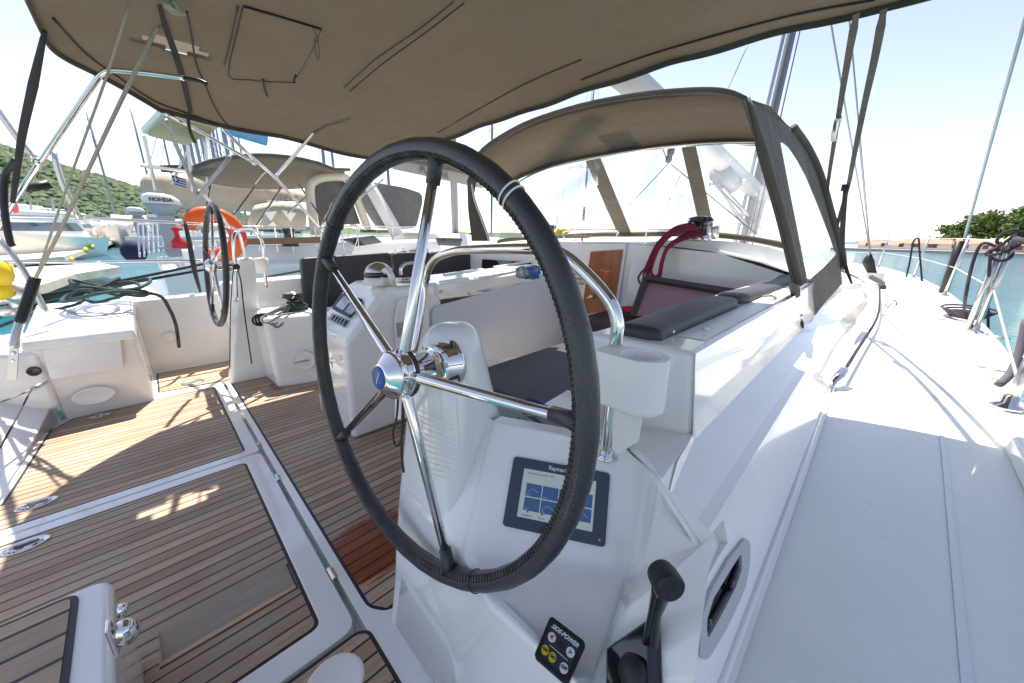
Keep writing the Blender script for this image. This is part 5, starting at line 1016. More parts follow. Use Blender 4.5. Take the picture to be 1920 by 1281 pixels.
MB().tube([mlow, mb_, ma, mhi], .075, 14).build('mast_tube', pbr('mast_alloy', (.20, .21, .22), .4, .5), mst, smooth=True)
for d_ in (-.10, .15, .24): MB().tube([mlow + V(d_, -.2, 0), mhi + V(d_ * .6, -.2, 0)], .012 if d_ > 0 else .035, 6).build('halyard', {True: pbr('purple_line', (.16, .10, .16), .8), False: ALU}[d_ > 0], mst, smooth=True)
ba, bb_ = P(1120, 95, x=-2.3), P(1432, 372, x=-2.3)
bo = thing('boom', 'white boom running from the mast over the sprayhood', 'boom', bb_)
MB().tube([ba, (ba + bb_) / 2, bb_], [.15, .16, .16], 20).build('boom_tube', pbr('boom_paint', (.62, .60, .57), .35), bo, smooth=True)
bd = (bb_ - ba).normalized(); MB().tube([P(1350, 325, x=-2.3), P(1372, 345, x=-2.3)], .175, 20).build('boom_band', PLG, bo, smooth=True)
for a, b in (((1335, 345), (1405, 432)), ((1352, 352), (1425, 430))): MB().tube([P(*a, x=-2.3), P(*b, x=-2.3)], .05, 10).build('vang_strut', STEELB, bo, smooth=True)
MB().tube([P(1436, 300, x=-2.3), P(1425, 372, x=-2.3), P(1408, 440, x=-2.3)], .13, 12).build('gooseneck', pbr('boom_paint_grey', (.5, .49, .48), .4), bo, smooth=True)
bk = thing('mainsheet_block', 'black mainsheet block and lines seen through the middle window', 'block', P(1257, 285, y=5))
MB().sphere(P(1258, 284, y=5.), .05, 10, (1, .6, 1.4)).build('block_body', BLK, bk, smooth=True); MB().sphere(P(1254, 298, y=5.), .045, 10, (1, .6, 1.3)).build('block_body', BLK, bk, smooth=True)
for a, b in (((1252, 308), (1168, 398)), ((1258, 308), (1420, 440)), ((1253, 305), (1238, 268)), ((1275, 330), (1236, 420))): MB().tube([P(*a, y=5.), P(*b, y=5.4)], .006, 6).build('line', ROPEB, bk, smooth=True)
# shrouds
shr = thing('shrouds', 'starboard shrouds converging in a dark boot on the side deck', 'rigging', P(1643, 525, z=.5))
foot = P(1642, 524, z=.5)
for a, y_ in (((1556, 32), 6.5), ((1592, 30), 7.5), ((1612, 268), 9.0)): MB().tube([P(*a, y=y_), P(1632, 478, y=foot.y)], .007 * y_ / 8 + .004, 6).build('wire', ALU, shr, smooth=True)
MB().tube([P(1632, 476, y=foot.y), P(1628, 490, y=foot.y), P(1636, 512, y=foot.y), foot], [.02, .085, .06, .05], 10, 3).build('rubber_boot', BLK, shr, smooth=True)
MB().box(foot.x - .14, foot.x + .10, foot.y - .14, foot.y + .14, .50, .62).build('chainplate_block', STEELB, shr)
MB().tube([P(1634, 520, z=.6), P(1652, 530, z=.55), P(1655, 540, z=.52)], .04, 6).build('shackle', BLK, shr)
tag(tube('babystay_wire', [P(1412, 62, y=7), P(1366, 165, y=7)], .008, ALU, None, 6), 'thin wire crossing the sky left of the mast', 'wire')
cb_ = P(1768, 549, z=.5)
fs = thing('furled_cable', 'long grey cable with dark boot leaning behind a stanchion on the right', 'rigging', cb_)
MB().tube([P(1925, 25, y=cb_.y * .72), P(1870, 222, y=cb_.y * .84), P(1808, 450, y=cb_.y)], .014, 8).build('cable', pbr('cable_grey', (.36, .40, .43), .5), fs, smooth=True)
MB().tube([P(1800, 452, y=cb_.y), P(1786, 500, y=cb_.y), cb_], .045, 8).build('rubber_boot', BLK, fs, smooth=True)
# stanchions and lifelines
stn = [((1828, 622), (1903, 447)), ((1770, 555), (1818, 443)), ((1712, 521), (1743, 444)), ((1646, 502), (1667, 442))]
tops = []
labs = ['thick stanchion wrapped with dark ropes on the right', 'bare stanchion right of the dark boot', 'stanchion with a dark line hanging from the lifeline beside it', 'farthest stanchion towards the bow']
s0b = P(1889, 765, z=.55)
al = [(s0b, P(1935, 668, y=s0b.y), 'nearest stanchion at the right edge on the gate moulding')] + [(P(*b, z=.5), P(*t, y=P(*b, z=.5).y), l) for (b, t), l in zip(stn, labs)]
for b, t, l in al:
    o = thing('stanchion', l, 'stanchion', b, 'stanchions along the starboard toe rail')
    MB().tube([b, t], .016, 12).build('post', STEELB, o, smooth=True); lathe('post_base', b, (0, 0, 1), [(0, .045), (.01, .045), (.02, .022), (.05, .02)], STEEL, o, n=20); MB().sphere(t, .02, 10).build('post_cap', STEEL, o, smooth=True); tops.append((b, t))
MB().tube([al[1][0] + V(-.04, 0, 0), al[1][1] + V(-.04, 0, -.02)], .018, 10).build('double_post', STEELB, bpy.data.objects['stanchion.001'], smooth=True)
for nm, f, l in (('upper_lifeline', .96, 'upper lifeline wire through the starboard stanchions'), ('lower_lifeline', .48, 'lower lifeline wire through the starboard stanchions')):
    pts = [b + (t - b) * f for b, t in tops]; pts = pts[1:] if nm[0] == 'u' else pts; 
    tag(tube(nm, pts + [V(-2.2, 17.2, .5 + .65 * f)], .006, pbr(nm + '_wire', (.55, .55, .53), .4, .6), None, 6), l, 'lifeline')
rp = MB(); b, t = tops[1]
for k in range(4): c = b + (t - b) * (.80 + .055 * k) + V(-.03, 0, .03); rr = .07 + .03 * math.sin(k * 2); rp.tube([c + V(rr * math.cos(a) * .7, .05 * math.sin(a), .05 * math.sin(a + k)) for a in [j * .5 for j in range(14)]], .010, 7)
rp.tube([P(1866, 462, y=b.y), P(1840, 458, y=b.y), P(1822, 500, y=b.y), P(1810, 560, y=b.y), P(1808, 582, z=.55)], .010, 7, 5)
rp.tube([P(1858, 470, y=b.y), P(1853, 540, y=b.y + .1), P(1853, 638, z=.2)], .009, 7, 4); rp.tube([t + V(0, 0, -.05), P(1905, 448, y=b.y - .3), P(1930, 455, y=b.y - .6)], .018, 7)
for k in range(4): c = P(1812, 592, z=.52); rp.tube([c + V((.10 + .02 * k) * math.cos(a), (.2 + .03 * k) * math.sin(a), .02 * k) for a in [j * .5 for j in range(14)]], .009, 7)
tag(rp.build('rope_bundle', pbr('black_purple_rope', (.045, .035, .05), .9), None, smooth=True), 'dark ropes wrapped and coiled on the thick stanchion', 'rope')
b, t = tops[3]; tag(tube('hanging_line', [P(1699, 520, y=b.y - 1), P(1706, 490, y=b.y - 1), P(1712, 455, y=b.y - 1), P(1722, 447, y=b.y - 1), P(1724, 470, y=b.y - 1), P(1729, 528, y=b.y - 1)], .013, ROPEB, None, 7, 4), 'dark line looped over the lifeline between two stanchions', 'rope')
tag(tube('near_rope', [P(1925, 600, y=2.6), P(1912, 660, y=2.55), P(1895, 700, y=2.5), P(1872, 722, z=.57)], .014, pbr('grey_purple_rope', (.12, .10, .13), .85), None, 8, 4), 'grey rope coming over the side at the right edge', 'rope')
for px, py, l in ((1868, 640, 'cleat outside the toe rail near the rope coil'), (1755, 605, 'small flush fitting in the middle of the side deck'), (1862, 705, 'small cleat on the deck by the right edge')):
    c = P(px, py, z=.51); o = thing('deck_cleat', l, 'cleat', c, 'deck fittings'); MB().tube([c + V(-.05, .02, .03), c + V(.05, -.02, .03)], [.006, .006], 8).build('horns', STEELB, o, smooth=True); MB().box(c.x - .015, c.x + .015, c.y - .015, c.y + .015, c.z - .01, c.z + .03).build('foot', STEELB, o)
pe = thing('padeye_line', 'small padeye with a line standing on the side deck', 'padeye', P(1656, 592, z=.5))
MB().tube([P(1655, 592, z=.5), P(1664, 578, z=.62), P(1672, 569, z=.7)], .006, 6).build('line', ROPEW, pe, smooth=True); MB().tube([P(1671, 570, z=.7) + V(.03 * math.cos(a), 0, .03 * math.sin(a)) for a in [j * .6 for j in range(12)]], .006, 6).build('ring', STEELB, pe, smooth=True)
tag(tube('genoa_track_line', [P(1580, 700, z=.56), P(1608, 655, z=.56), P(1645, 595, z=.56), P(1649, 560, z=.56), P(1648, 535, z=.56)], .008, ROPEB, None, 8, 3), 'dark line running along the foot of the coachroof', 'rope')
MB().tube([P(1583, 695, z=.57), P(1572, 708, z=.55), P(1560, 722, z=.52), P(1556, 738, z=.5)], [.022, .024, .016, .008], 8, 3).build('line_guide', STEEL, yacht, smooth=True)
# coachroof windows and name
MB().prism([P(*p, x=-.20) for p in ((1577, 572), (1602, 548), (1600, 572), (1583, 588))], (-.02, 0, 0)).build('coachroof_window', TEAL, yacht)
MB().prism([P(*p, x=-.19) for p in ((1603, 547), (1622, 522), (1622, 560), (1600, 584))], (-.02, 0, 0)).build('coachroof_window_chrome', STEEL, yacht)
MB().prism([P(*p, x=-.165) for p in ((1555, 622), (1571, 608), (1572, 615), (1557, 630))], (-.012, 0, 0)).build('coaming_vent', GLASS, yacht)
text('builder_lettering', 'Jeanneau', .062, P(1537, 630, x=-.178), P(1548, 624, x=-.178) - P(1528, 636, x=-.178), P(1537, 622, x=-.19) - P(1537, 634, x=-.18), LOGO, yacht, shear=.3)

# ================================================================== WATER AND FAR SHORE
SEA = -1.0
BEFORE = set(bpy.data.objects); R3_BOAT = R3.copy(); R3 = Q.inverted() @ R3     # from here on everything stands level with the sea
WAT = pbr('sea_surface', (.012, .125, .175), .06, ior=1.33)
L(WAT, ramp(WAT, noise(WAT, .12, detail=4), [(.3, (.015, .13, .18)), (.7, (.03, .18, .22))]), B(WAT).inputs['Base Color'])
bump(WAT, mathn(WAT, 'ADD', noise(WAT, 1.4, detail=6, rough=.6, stretch=(1, 1.9, 1)), mathn(WAT, 'MULTIPLY', noise(WAT, .35, detail=3), 1.5)), 1.0, .10)
bm_ = MB(); g_ = [-3000, -600, -200, -60, -20, 0, 20, 60, 200, 600, 3000]
for x in g_:
    for y in g_: bm_.v.append(V(x, y, SEA))
bm_.f = [[i * 11 + j, (i + 1) * 11 + j, (i + 1) * 11 + j + 1, i * 11 + j + 1] for i in range(10) for j in range(10)]
struct(bm_.build('water', WAT))
def PD(px, py, D):     # point at horizontal distance D
    r = R3 @ Vector((px - CX, -(py - CY), -F)); h = math.hypot(r.x, r.y); return CAM + r * (D / h)
SHORE = pbr('shore_stone', (.42, .37, .33), .9); GREEN = pbr('dark_foliage', (.035, .07, .018), .9); ROOF = pbr('terracotta', (.42, .24, .17), .9); WALL = pbr('pale_wall', (.6, .54, .47), .9)
FOL = pbr('pine_foliage', (.05, .10, .02), .8)
L(FOL, ramp(FOL, noise(FOL, .35, detail=6, rough=.7), [(.3, (.05, .10, .025)), (.55, (.12, .19, .05)), (.8, (.20, .26, .09))]), B(FOL).inputs['Base Color'])
BARK = pbr('bark', (.12, .08, .05), .9)
# right hand shoreline
def strip(name, px0, px1, D, h, dep, mat, seg=30, jit=0, kind=True):
    m = MB(); s = []
    for k in range(seg + 1):
        px = px0 + (px1 - px0) * k / seg; p = PD(px, 455, D); q = PD(px, 455, D + dep); hh = h * (1 + random.uniform(-jit, jit))
        s.append([V(p.x, p.y, SEA - .5), V(p.x, p.y, SEA + hh), V(q.x, q.y, SEA + hh), V(q.x, q.y, SEA - .5)])
    o = m.loft(s).build(name, mat); 
    return struct(o) if kind else o
strip('far_quay', 1560, 2050, 170, .7, 30, SHORE)
def leafcrown(c, rx, ry, rz, n, size, rnd):
    m = MB()
    cl = [(rnd.gauss(0, .42), rnd.gauss(0, .42), rnd.uniform(-.55, .75)) for _ in range(max(6, n // 60))]
    for i in range(n):
        a = rnd.choice(cl); p = V(c.x + (a[0] + rnd.gauss(0, .17)) * rx, c.y + (a[1] + rnd.gauss(0, .17)) * ry, c.z + (a[2] + rnd.gauss(0, .13)) * rz)
        u = V(rnd.gauss(0, 1), rnd.gauss(0, 1), rnd.gauss(0, 1)).normalized(); w_ = u.cross(V(rnd.gauss(0, 1), rnd.gauss(0, 1), rnd.gauss(0, 1))).normalized(); s = size * rnd.uniform(.6, 1.4)
        m.add([p + u * s, p + w_ * s * .7, p - u * s, p - w_ * s * .7], [[0, 1, 2, 3]])
    return m
rnd = random.Random(3)
tl_ = ['leftmost low pine on the point across the water', 'round pine second from the left on the point', 'broad pine in the middle of the point', 'dark pine right of the broad one', 'tall pine near the right end of the point', 'pale pine beside the tower at the right edge', 'pine at the right edge behind the ropes']
for k, (px, h_, w_) in enumerate(((1790, 8, 8), (1812, 9.5, 9), (1838, 11.5, 11), (1866, 10.5, 10), (1892, 13, 11), (1920, 12, 10), (1960, 13, 11))):
    b = PD(px, 455, 205); b.z = SEA + 1; t = thing('pine_tree', tl_[k], 'tree', b, 'pine trees across the water')
    MB().tube([b, b + V(.2, 0, h_ * .4), b + V(-.1, 0, h_ * .8)], [.35, .25, .12], 7).build('trunk', BARK, t, smooth=True)
    leafcrown(b + V(0, 0, h_ * .68), w_ * .62, w_ * .62, h_ * .42, 2600, .42, rnd).build('crown', FOL, t)
hl = ['low white house with orange roof left of the point', 'long pale building at the water behind the stanchions', 'house with orange roof below the pines', 'wide white shed at the right shore', 'small pale house furthest left on the quay', 'cream building between two stanchions', 'orange-walled house at the right edge']
for k, (px, w_, h_, rf, wl__) in enumerate(((1738, 16, 3.4, 1, 0), (1700, 22, 2.2, 0, 0), (1835, 14, 3.8, 1, 0), (1790, 18, 2.6, 0, 0), (1650, 16, 2.0, 1, 0), (1765, 11, 2.8, 1, 0), (1905, 16, 3.5, 1, 1))):
    p = PD(px, 455, 188); h_ *= .62; w_ *= .7; d = V(p.y, -p.x, 0).normalized(); e = V(p.x, p.y, 0).normalized(); z0 = SEA + .65
    t = thing('waterfront_house', hl[k], 'house', V(p.x, p.y, z0), 'houses along the far quay')
    q = [p - d * w_ / 2, p + d * w_ / 2, p + d * w_ / 2 + e * 8, p - d * w_ / 2 + e * 8]; lo = [V(a.x, a.y, z0) for a in q]; hi = [V(a.x, a.y, z0 + h_) for a in q]
    MB().hexa(lo, hi).build('wall', ROOF if wl__ else WALL, t)
    r1, r2 = (hi[0] + hi[3]) / 2 + V(0, 0, 1.3 * rf + .2), (hi[1] + hi[2]) / 2 + V(0, 0, 1.3 * rf + .2)
    MB().add([h - d * 0 + V(0, 0, .03) for h in hi] + [r1, r2], [[0, 1, 5, 4], [2, 3, 4, 5], [0, 4, 3], [1, 2, 5]]).build('roof', ROOF if rf else SHORE, t)
    for j in range(int(w_ / 4)): c = lo[0] + d * (2 + j * 4) - e * .02; MB().hexa([c + V(0, 0, .8), c + d * 1.2 + V(0, 0, .8), c + d * 1.2 + e * .1 + V(0, 0, .8), c + e * .1 + V(0, 0, .8)], [c + V(0, 0, 2), c + d * 1.2 + V(0, 0, 2), c + d * 1.2 + e * .1 + V(0, 0, 2), c + e * .1 + V(0, 0, 2)]).build('window', GLASS, t)
# hills
def hill(name, ridge, D, dep, col, seg=6, rough=1.5, base_px=0):
    m = MB(); rnd = random.Random(5); secs = []; rg = []
    for (a, b), (c, d) in zip(ridge[:-1], ridge[1:]):
        for k in range(seg): t = k / seg; rg.append((a + (c - a) * t, b + (d - b) * t))
    rg.append(ridge[-1])
    for px, py in rg:
        p = PD(px, py, D + dep * .5); f_ = PD(px, 455, D); b_ = PD(px, 455, D + dep * 1.3); row_ = [V(f_.x, f_.y, SEA - 1)]
        for k in range(1, 9): t = k / 8; q = V(f_.x, f_.y, SEA) * (1 - t) + p * t; q.z = SEA + (p.z - SEA) * math.sin(t * math.pi / 2) + rnd.uniform(-rough, rough) * (1 if k < 8 else .4); row_.append(q)
        row_.append(V(b_.x, b_.y, SEA - 1)); secs.append(row_)
    return struct(m.loft(secs, cap=False, closed=False).build(name, col, smooth=True))
HG = pbr('hill_green', (.05, .085, .03), .95); L(HG, ramp(HG, noise(HG, .02, detail=8, rough=.7), [(.35, (.06, .09, .05)), (.55, (.10, .14, .07)), (.72, (.22, .19, .12))]), B(HG).inputs['Base Color'])  # greens lightened so that distance haze sits in the colour
RG = [(-500, 270), (-200, 268), (-60, 275), (0, 284), (60, 302), (120, 322), (190, 340), (250, 358), (300, 366), (345, 380), (400, 398), (470, 412), (560, 425), (700, 432), (860, 436), (1000, 441)]
hill('port_hill', RG, 330, 330, HG, rough=2)
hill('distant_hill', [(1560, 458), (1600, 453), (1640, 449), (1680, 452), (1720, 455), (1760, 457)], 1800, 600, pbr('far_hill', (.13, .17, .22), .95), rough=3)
HC = pbr('wood_foliage', (.04, .08, .02), .9)
oi = N(HC, 'ShaderNodeTexCoord'); L(HC, ramp(HC, noise(HC, .06, detail=8, rough=.75), [(.3, (.05, .085, .05)), (.5, (.085, .13, .06)), (.64, (.14, .17, .08)), (.76, (.24, .20, .14))]), B(HC).inputs['Base Color'])  # tree colours lightened too, haze mixed into the tones
rnd = random.Random(11); m = MB()
def ridge_y(px):
    for (a, b), (c, d) in zip(RG[:-1], RG[1:]):
        if a <= px <= c: return b + (d - b) * (px - a) / (c - a)
    return RG[-1][1]
for i in range(2600):
    px = rnd.uniform(-60, 560); t = rnd.random() ** .8; p = PD(px, ridge_y(px), 330 + 165); f_ = PD(px, 455, 330)
    q = V(f_.x, f_.y, SEA) * (1 - t) + p * t; q.z = SEA + (p.z - SEA) * math.sin(t * math.pi / 2) + 1
    if q.z > p.z: q.z = p.z
    r = rnd.uniform(2.0, 4.6); n_ = 6; sc = []
    for h_, w_ in ((-.6, .5), (-.1, 1.), (.5, .8), (.95, .2)): sc.append([q + V(math.cos(a) * r * w_ * rnd.uniform(.7, 1.25), math.sin(a) * r * w_ * rnd.uniform(.7, 1.25), r * h_ + rnd.uniform(-.3, .3)) for a in [2 * math.pi * j / n_ for j in range(n_)]])
    m.loft(sc)
o = m.build('hillside_wood', HC); o['kind'] = 'stuff'; o['label'] = 'green wooded hillside behind the marina'

# ================================================================== NEIGHBOURING BOATS TO PORT
HULLW = pbr('boat_white', (.78, .77, .74), .25, coat=.4); HULLG = pbr('boat_grey_band', (.10, .10, .11), .4); CREAM = pbr('cream_gelcoat', (.74, .66, .52), .35); MASTG = pbr('mast_grey', (.24, .25, .27), .45, .3); WOODB = pbr('brown_trim', (.25, .13, .07), .6)
# -- the yacht moored next to us
nb = thing('moored_yacht', 'white sailing yacht moored alongside to port with grey hull band', 'yacht', (-8.3, 2, -1))
hullp = [(0.1, 1.3, .0), (1.0, 1.72, .05), (3, 1.85, .07), (6, 1.9, .1), (9, 1.6, .16), (11.5, .95, .24), (13.4, .06, .3)]
hs = []
for y, w_, dz in hullp:
    hs += [V(-8.5 + w_ * a, y, z) for a, z in ((-.55, -1.1), (-.92, -.7), (-1, .55 + dz), (-.94, .60 + dz), (.94, .60 + dz), (1, .55 + dz), (.92, -.7), (.55, -1.1))]
MB().loft([hs[i * 8:i * 8 + 8] for i in range(len(hullp))]).build('hull', HULLW, nb, bevel=.03)
MB().hexa([V(-9.9, .3, .55), V(-7.0, .3, .55), V(-6.95, 4.8, .6), V(-10.0, 4.8, .6)], [V(-9.7, .3, .9), V(-7.15, .3, .86), V(-7.2, 4.8, 1.02), V(-9.8, 4.8, 1.02)]).build('coaming', HULLW, nb, bevel=.06)
MB().hexa([V(-9.8, 4.8, .6), V(-7.1, 4.8, .6), V(-7.6, 10.6, .7), V(-9.4, 10.6, .7)], [V(-9.5, 4.9, 1.22), V(-7.5, 4.9, 1.20), V(-7.9, 10, .92), V(-9.1, 10, .92)]).build('coachroof', HULLW, nb, bevel=.08)
for (a, b, c, d) in (((636, 448), (700, 442), (716, 455), (668, 462)), ((765, 470), (800, 462), (806, 492), (782, 482)), ((816, 446), (866, 447), (862, 462), (822, 460))):
    MB().prism([P(*p, x=-6.98) for p in (a, b, c, d)], (.03, 0, 0)).build('cabin_window', GLASS, nb)
MB().prism([P(*p, x=-6.60) for p in ((497, 518), (760, 470), (760, 474), (497, 522))], (.03, 0, 0)).build('hull_band', HULLG, nb)
MB().prism([P(*p, x=-6.90) for p in ((440, 448), (600, 444), (600, 456), (440, 460))], (.03, 0, 0)).build('wooden_trim', WOODB, nb)
for pts in (((430, 424), (480, 425), (560, 426), (640, 425), (700, 424), (745, 426), (800, 424)), ((640, 428), (648, 424), (672, 424), (668, 455), (652, 490)),): MB().tube([P(*p, x=-6.9) for p in pts], .012, 8, 3).build('guard_rail', STEEL, nb, smooth=True)
for px in (448, 482, 515, 545, 590, 640, 668, 735, 750): MB().tube([P(px, 425, x=-6.9), P(px + 6, 472, x=-6.9)], .011, 6).build('guard_post', STEEL, nb)
MB().lathe(P(545, 462, x=-7.0), (0, 0, 1), [(0, .13), (.04, .13), (.06, .09), (.2, .075), (.26, .10), (.28, .10), (.29, 0)], 20).build('winch', BLKG, nb, smooth=True)
MB().tube([P(690, 344, x=-8), P(718, 392, x=-8), P(745, 440, x=-8)], [.13, .15, .16], 4, 1).build('arch_leg', HULLW, nb)
ar = [P(*p, x=-8.2) for p in ((592, 440), (586, 405), (581, 352), (590, 338), (608, 332), (638, 331), (652, 336), (668, 372), (690, 430))]
MB().tube(ar, .09, 8, 4).build('hardtop_frame', CREAM, nb, smooth=True)
MB().prism([P(*p, x=-8.3) for p in ((588, 346), (608, 337), (640, 337), (650, 345), (676, 420), (600, 424))], (-.05, 0, 0)).build('cockpit_curtain', CANVG, nb)
MB().prism(rpoly([P(*p, x=-8.1) for p in ((693, 340), (760, 352), (790, 362), (793, 378), (781, 428), (750, 430))], .15), (-1.2, 0, 0)).build('sprayhood', CANVG, nb, bevel=.12)
bi = []
for k in range(11):
    t = k / 10; a = P(364 + 292 * t, 314 - 25 * math.sin(math.pi * min(1, t * 1.12)) ** .7 + 4 * t, x=-7.4); b = P(362 + 268 * t, 330 + 20 * math.sin(math.pi * t) ** .5 + 8 * t, x=-9.8); mid = (a + b) / 2 + V(0, 0, .06)
    bi.append([a, a * .7 + mid * .3 + V(0, 0, .02), mid, b * .7 + mid * .3 + V(0, 0, .02), b])
MB().loft(bi, cap=False, closed=False).build('bimini_top', CANV, nb, smooth=True, solid=.03)
MB().tube([s_[0] for s_ in bi], .03, 6).build('bimini_hem', CANVD, nb, smooth=True)
for a, b in (((478, 350), (420, 430)), ((530, 348), (470, 440)), ((395, 342), (380, 420)), ((600, 345), (540, 400)), ((640, 345), (600, 425)), ((560, 345), (610, 420))): MB().tube([P(*a, x=-8.6), P(*b, x=-7.6)], .016, 8).build('bimini_leg', STEEL, nb)
MB().tube([P(*p, x=-8.6) for p in ((478, 345), (500, 320), (540, 303))], .015, 6, 3).build('bimini_bow', STEELB, nb)
MB().hexa([V(-9.4, -.42, .08), V(-7.4, -.40, .08), V(-7.2, .15, .08), V(-9.6, .15, .08)], [V(-9.4, -.42, .17), V(-7.4, -.40, .17), V(-7.2, .15, .19), V(-9.6, .15, .19)]).build('swim_platform', HULLW, nb, bevel=.03)
for k in range(7): a = P(258 + 9 * k, 420, x=-7.6); MB().tube([a, P(262 + 9 * k, 482, x=-7.5)], .014, 6).build('stern_ladder_rail', STEEL, nb)
MB().tube([P(258, 420, x=-7.6), P(330, 421, x=-7.6)], .014, 6).build('stern_top_rail', STEEL, nb)
m_ = P(762, 430, x=-8.5); MB().tube([V(-8.5, 6.2, 1), V(-8.5, 6.0, 17)], .10, 10).build('mast', MASTG, nb, smooth=True)
# -- canvas band with a name, on the next boat's shade
ps = thing('name_banner', 'grey canvas band lettered PURESAIL behind the wheel rim', 'banner', P(820, 325, x=-6))
q = [P(738, 297, x=-6), P(905, 333, x=-6), P(905, 353, x=-6), P(738, 317, x=-6)]
MB().prism(q, (-.03, 0, 0)).build('banner_cloth', CANVB if False else pbr('banner_grey', (.36, .34, .31), .8), ps)
text('banner_lettering', 'PURESAIL', .15, P(816, 324.5, x=-5.98), P(860, 338, x=-6) - P(780, 320.6, x=-6), V(0, 0, 1), LOGO, ps)
tag(MB().prism([P(*p, x=-5.9) for p in ((745, 280), (905, 300), (905, 331), (745, 297))], (-.3, 0, 0)).build('shade_cloth', CANV, None), 'brown shade canvas above the lettered band', 'canvas')
# -- lashed boom, beige cover
def part_box(nm, mat, par, cx, cy, cz, sx, sy, sz, bev=0): return MB().box(cx - sx, cx + sx, cy - sy, cy + sy, cz - sz, cz + sz).build(nm, mat, par, bevel=bev)
bc_ = thing('covered_boom', 'long beige boom cover with faint lettering behind the grey bimini', 'boom', P(420, 365, x=-12))
MB().tube([P(262, 350, x=-12), P(285, 352, x=-12), P(370, 362, x=-12), P(500, 372, x=-12), P(600, 384, x=-12)], [.02, .30, .40, .36, .22], 12, 4).build('sail_cover', CANVB, bc_, smooth=True)
MB().tube([P(500, 383, x=-11.7), P(600, 392, x=-11.7)], .14, 8).build('boom_tube', HULLW, bc_, smooth=True)
text('cover_lettering', 'JIIEEF', .22, P(538, 372, x=-11.5), P(560, 374, x=-11.5) - P(520, 370.5, x=-11.5), V(0, 0, 1), LOGO, bc_, shear=.3)
bh = thing('beige_sprayhood', 'beige sprayhood with triangular clear windows beyond the lifebuoy', 'sprayhood', P(520, 410, x=-11))
MB().loft([[P(462 + 16 * k, 430, x=-10.5), P(470 + 15 * k, 402 - 16 * math.sin(math.pi * (k + 1) / 9), x=-10.5), P(478 + 14 * k, 388 - 10 * math.sin(math.pi * (k + 1) / 9), x=-11.5), P(480 + 14 * k, 400, x=-12.5)] for k in range(8)], cap=False, closed=False).build('hood_cloth', CANVB, bh, smooth=True)
for tri in (((495, 398), (520, 396), (508, 415)), ((528, 394), (555, 400), (545, 416)), ((500, 425), (512, 415), (522, 426))): mk('hood_window', [P(*p, x=-10.42) for p in tri], [[0, 1, 2]], HULLW, bh)
sp2 = thing('solar_roof', 'cream overhead panel on thin posts above the neighbouring stern', 'roof panel', P(340, 245, x=-9))
q = [P(266, 250, x=-10.6), P(304, 211, x=-8.6), P(412, 240, x=-8.6), P(352, 273, x=-10.6)]
MB().prism(q, V(0, 0, .10)).build('panel_frame', CREAM, sp2, bevel=.02)
MB().prism([(p * .82 + sum(q, V(0, 0, 0)) / 4 * .18) for p in q], V(0, 0, -.05)).build('panel_lining', pbr('cream_lining', (.55, .43, .27), .8), sp2)
for a, b in (((270, 255), (292, 358)), ((352, 273), (362, 360)), ((385, 256), (390, 350)), ((262, 310), (360, 322))): MB().tube([P(*a, x=-9.2), P(*b, x=-9.2)], .03, 6).build('post', STEELB, sp2)
brc = MB().prism([P(*p, x=-10) for p in ((300, 310), (360, 312), (362, 325), (302, 323))], (0, .3, .05)).build('brown_awning', WOODB, None); tag(brc, 'brown rolled awning under the cream panel', 'awning')
# -- outboard engines
def outboard(px, py, x, s, lab, lettered=False, leg=True):
    c = P(px, py, x=x); t = thing('outboard_engine', lab, 'outboard engine', c, 'outboard engines on the stern rails')
    def E_(y0, y1, z, w_, n=16): return [c + V(w_ * math.sin(a), (y0 + y1) / 2 + (y1 - y0) / 2 * math.copysign(abs(math.cos(a)) ** .7, math.cos(a)), z) for a in [2 * math.pi * k / n for k in range(n)]]
    MB().loft([E_(-.30 * s, .26 * s, -.01 * s, .15 * s), E_(-.30 * s, .24 * s, .08 * s, .15 * s), E_(-.27 * s, .16 * s, .15 * s, .13 * s), E_(-.2 * s, .05 * s, .18 * s, .08 * s)]).build('cowl', HULLW, t, smooth=True)
    MB().loft([E_(-.12 * s, .08 * s, -.22 * s, .08 * s), E_(-.26 * s, .2 * s, -.10 * s, .14 * s), E_(-.30 * s, .27 * s, -.012 * s, .152 * s)]).build('lower_cowl', PLG, t, smooth=True)
    if leg:
        MB().hexa([c + V(-.04, -.08, -1.0 * s), c + V(.04, -.08, -1.0 * s), c + V(.04, .06, -1.0 * s), c + V(-.04, .06, -1.0 * s)], [c + V(-.05, -.09, -.2 * s), c + V(.05, -.09, -.2 * s), c + V(.05, .07, -.2 * s), c + V(-.05, .07, -.2 * s)]).build('leg', PLG, t, bevel=.02)
        MB().box(c.x - .08, c.x + .08, c.y - .14, c.y + .12, c.z - .85 * s, c.z - .80 * s).build('cavitation_plate', PLG, t)
    if lettered: text('cowl_lettering', 'HONDA', .088 * s, c + V(.152 * s, -.02, .06 * s), V(0, 1, 0), V(0, 0, 1), HULLG, t, bold=.004)
    return t
outboard(307, 382, -6.2, .62, 'nearest outboard engine with lettered white cowl on the stern rail', True)
outboard(257, 397, -9.5, .42, 'smaller white outboard engine left of the lettered one'); outboard(288, 408, -12, .4, 'farthest outboard engine low between the other two')
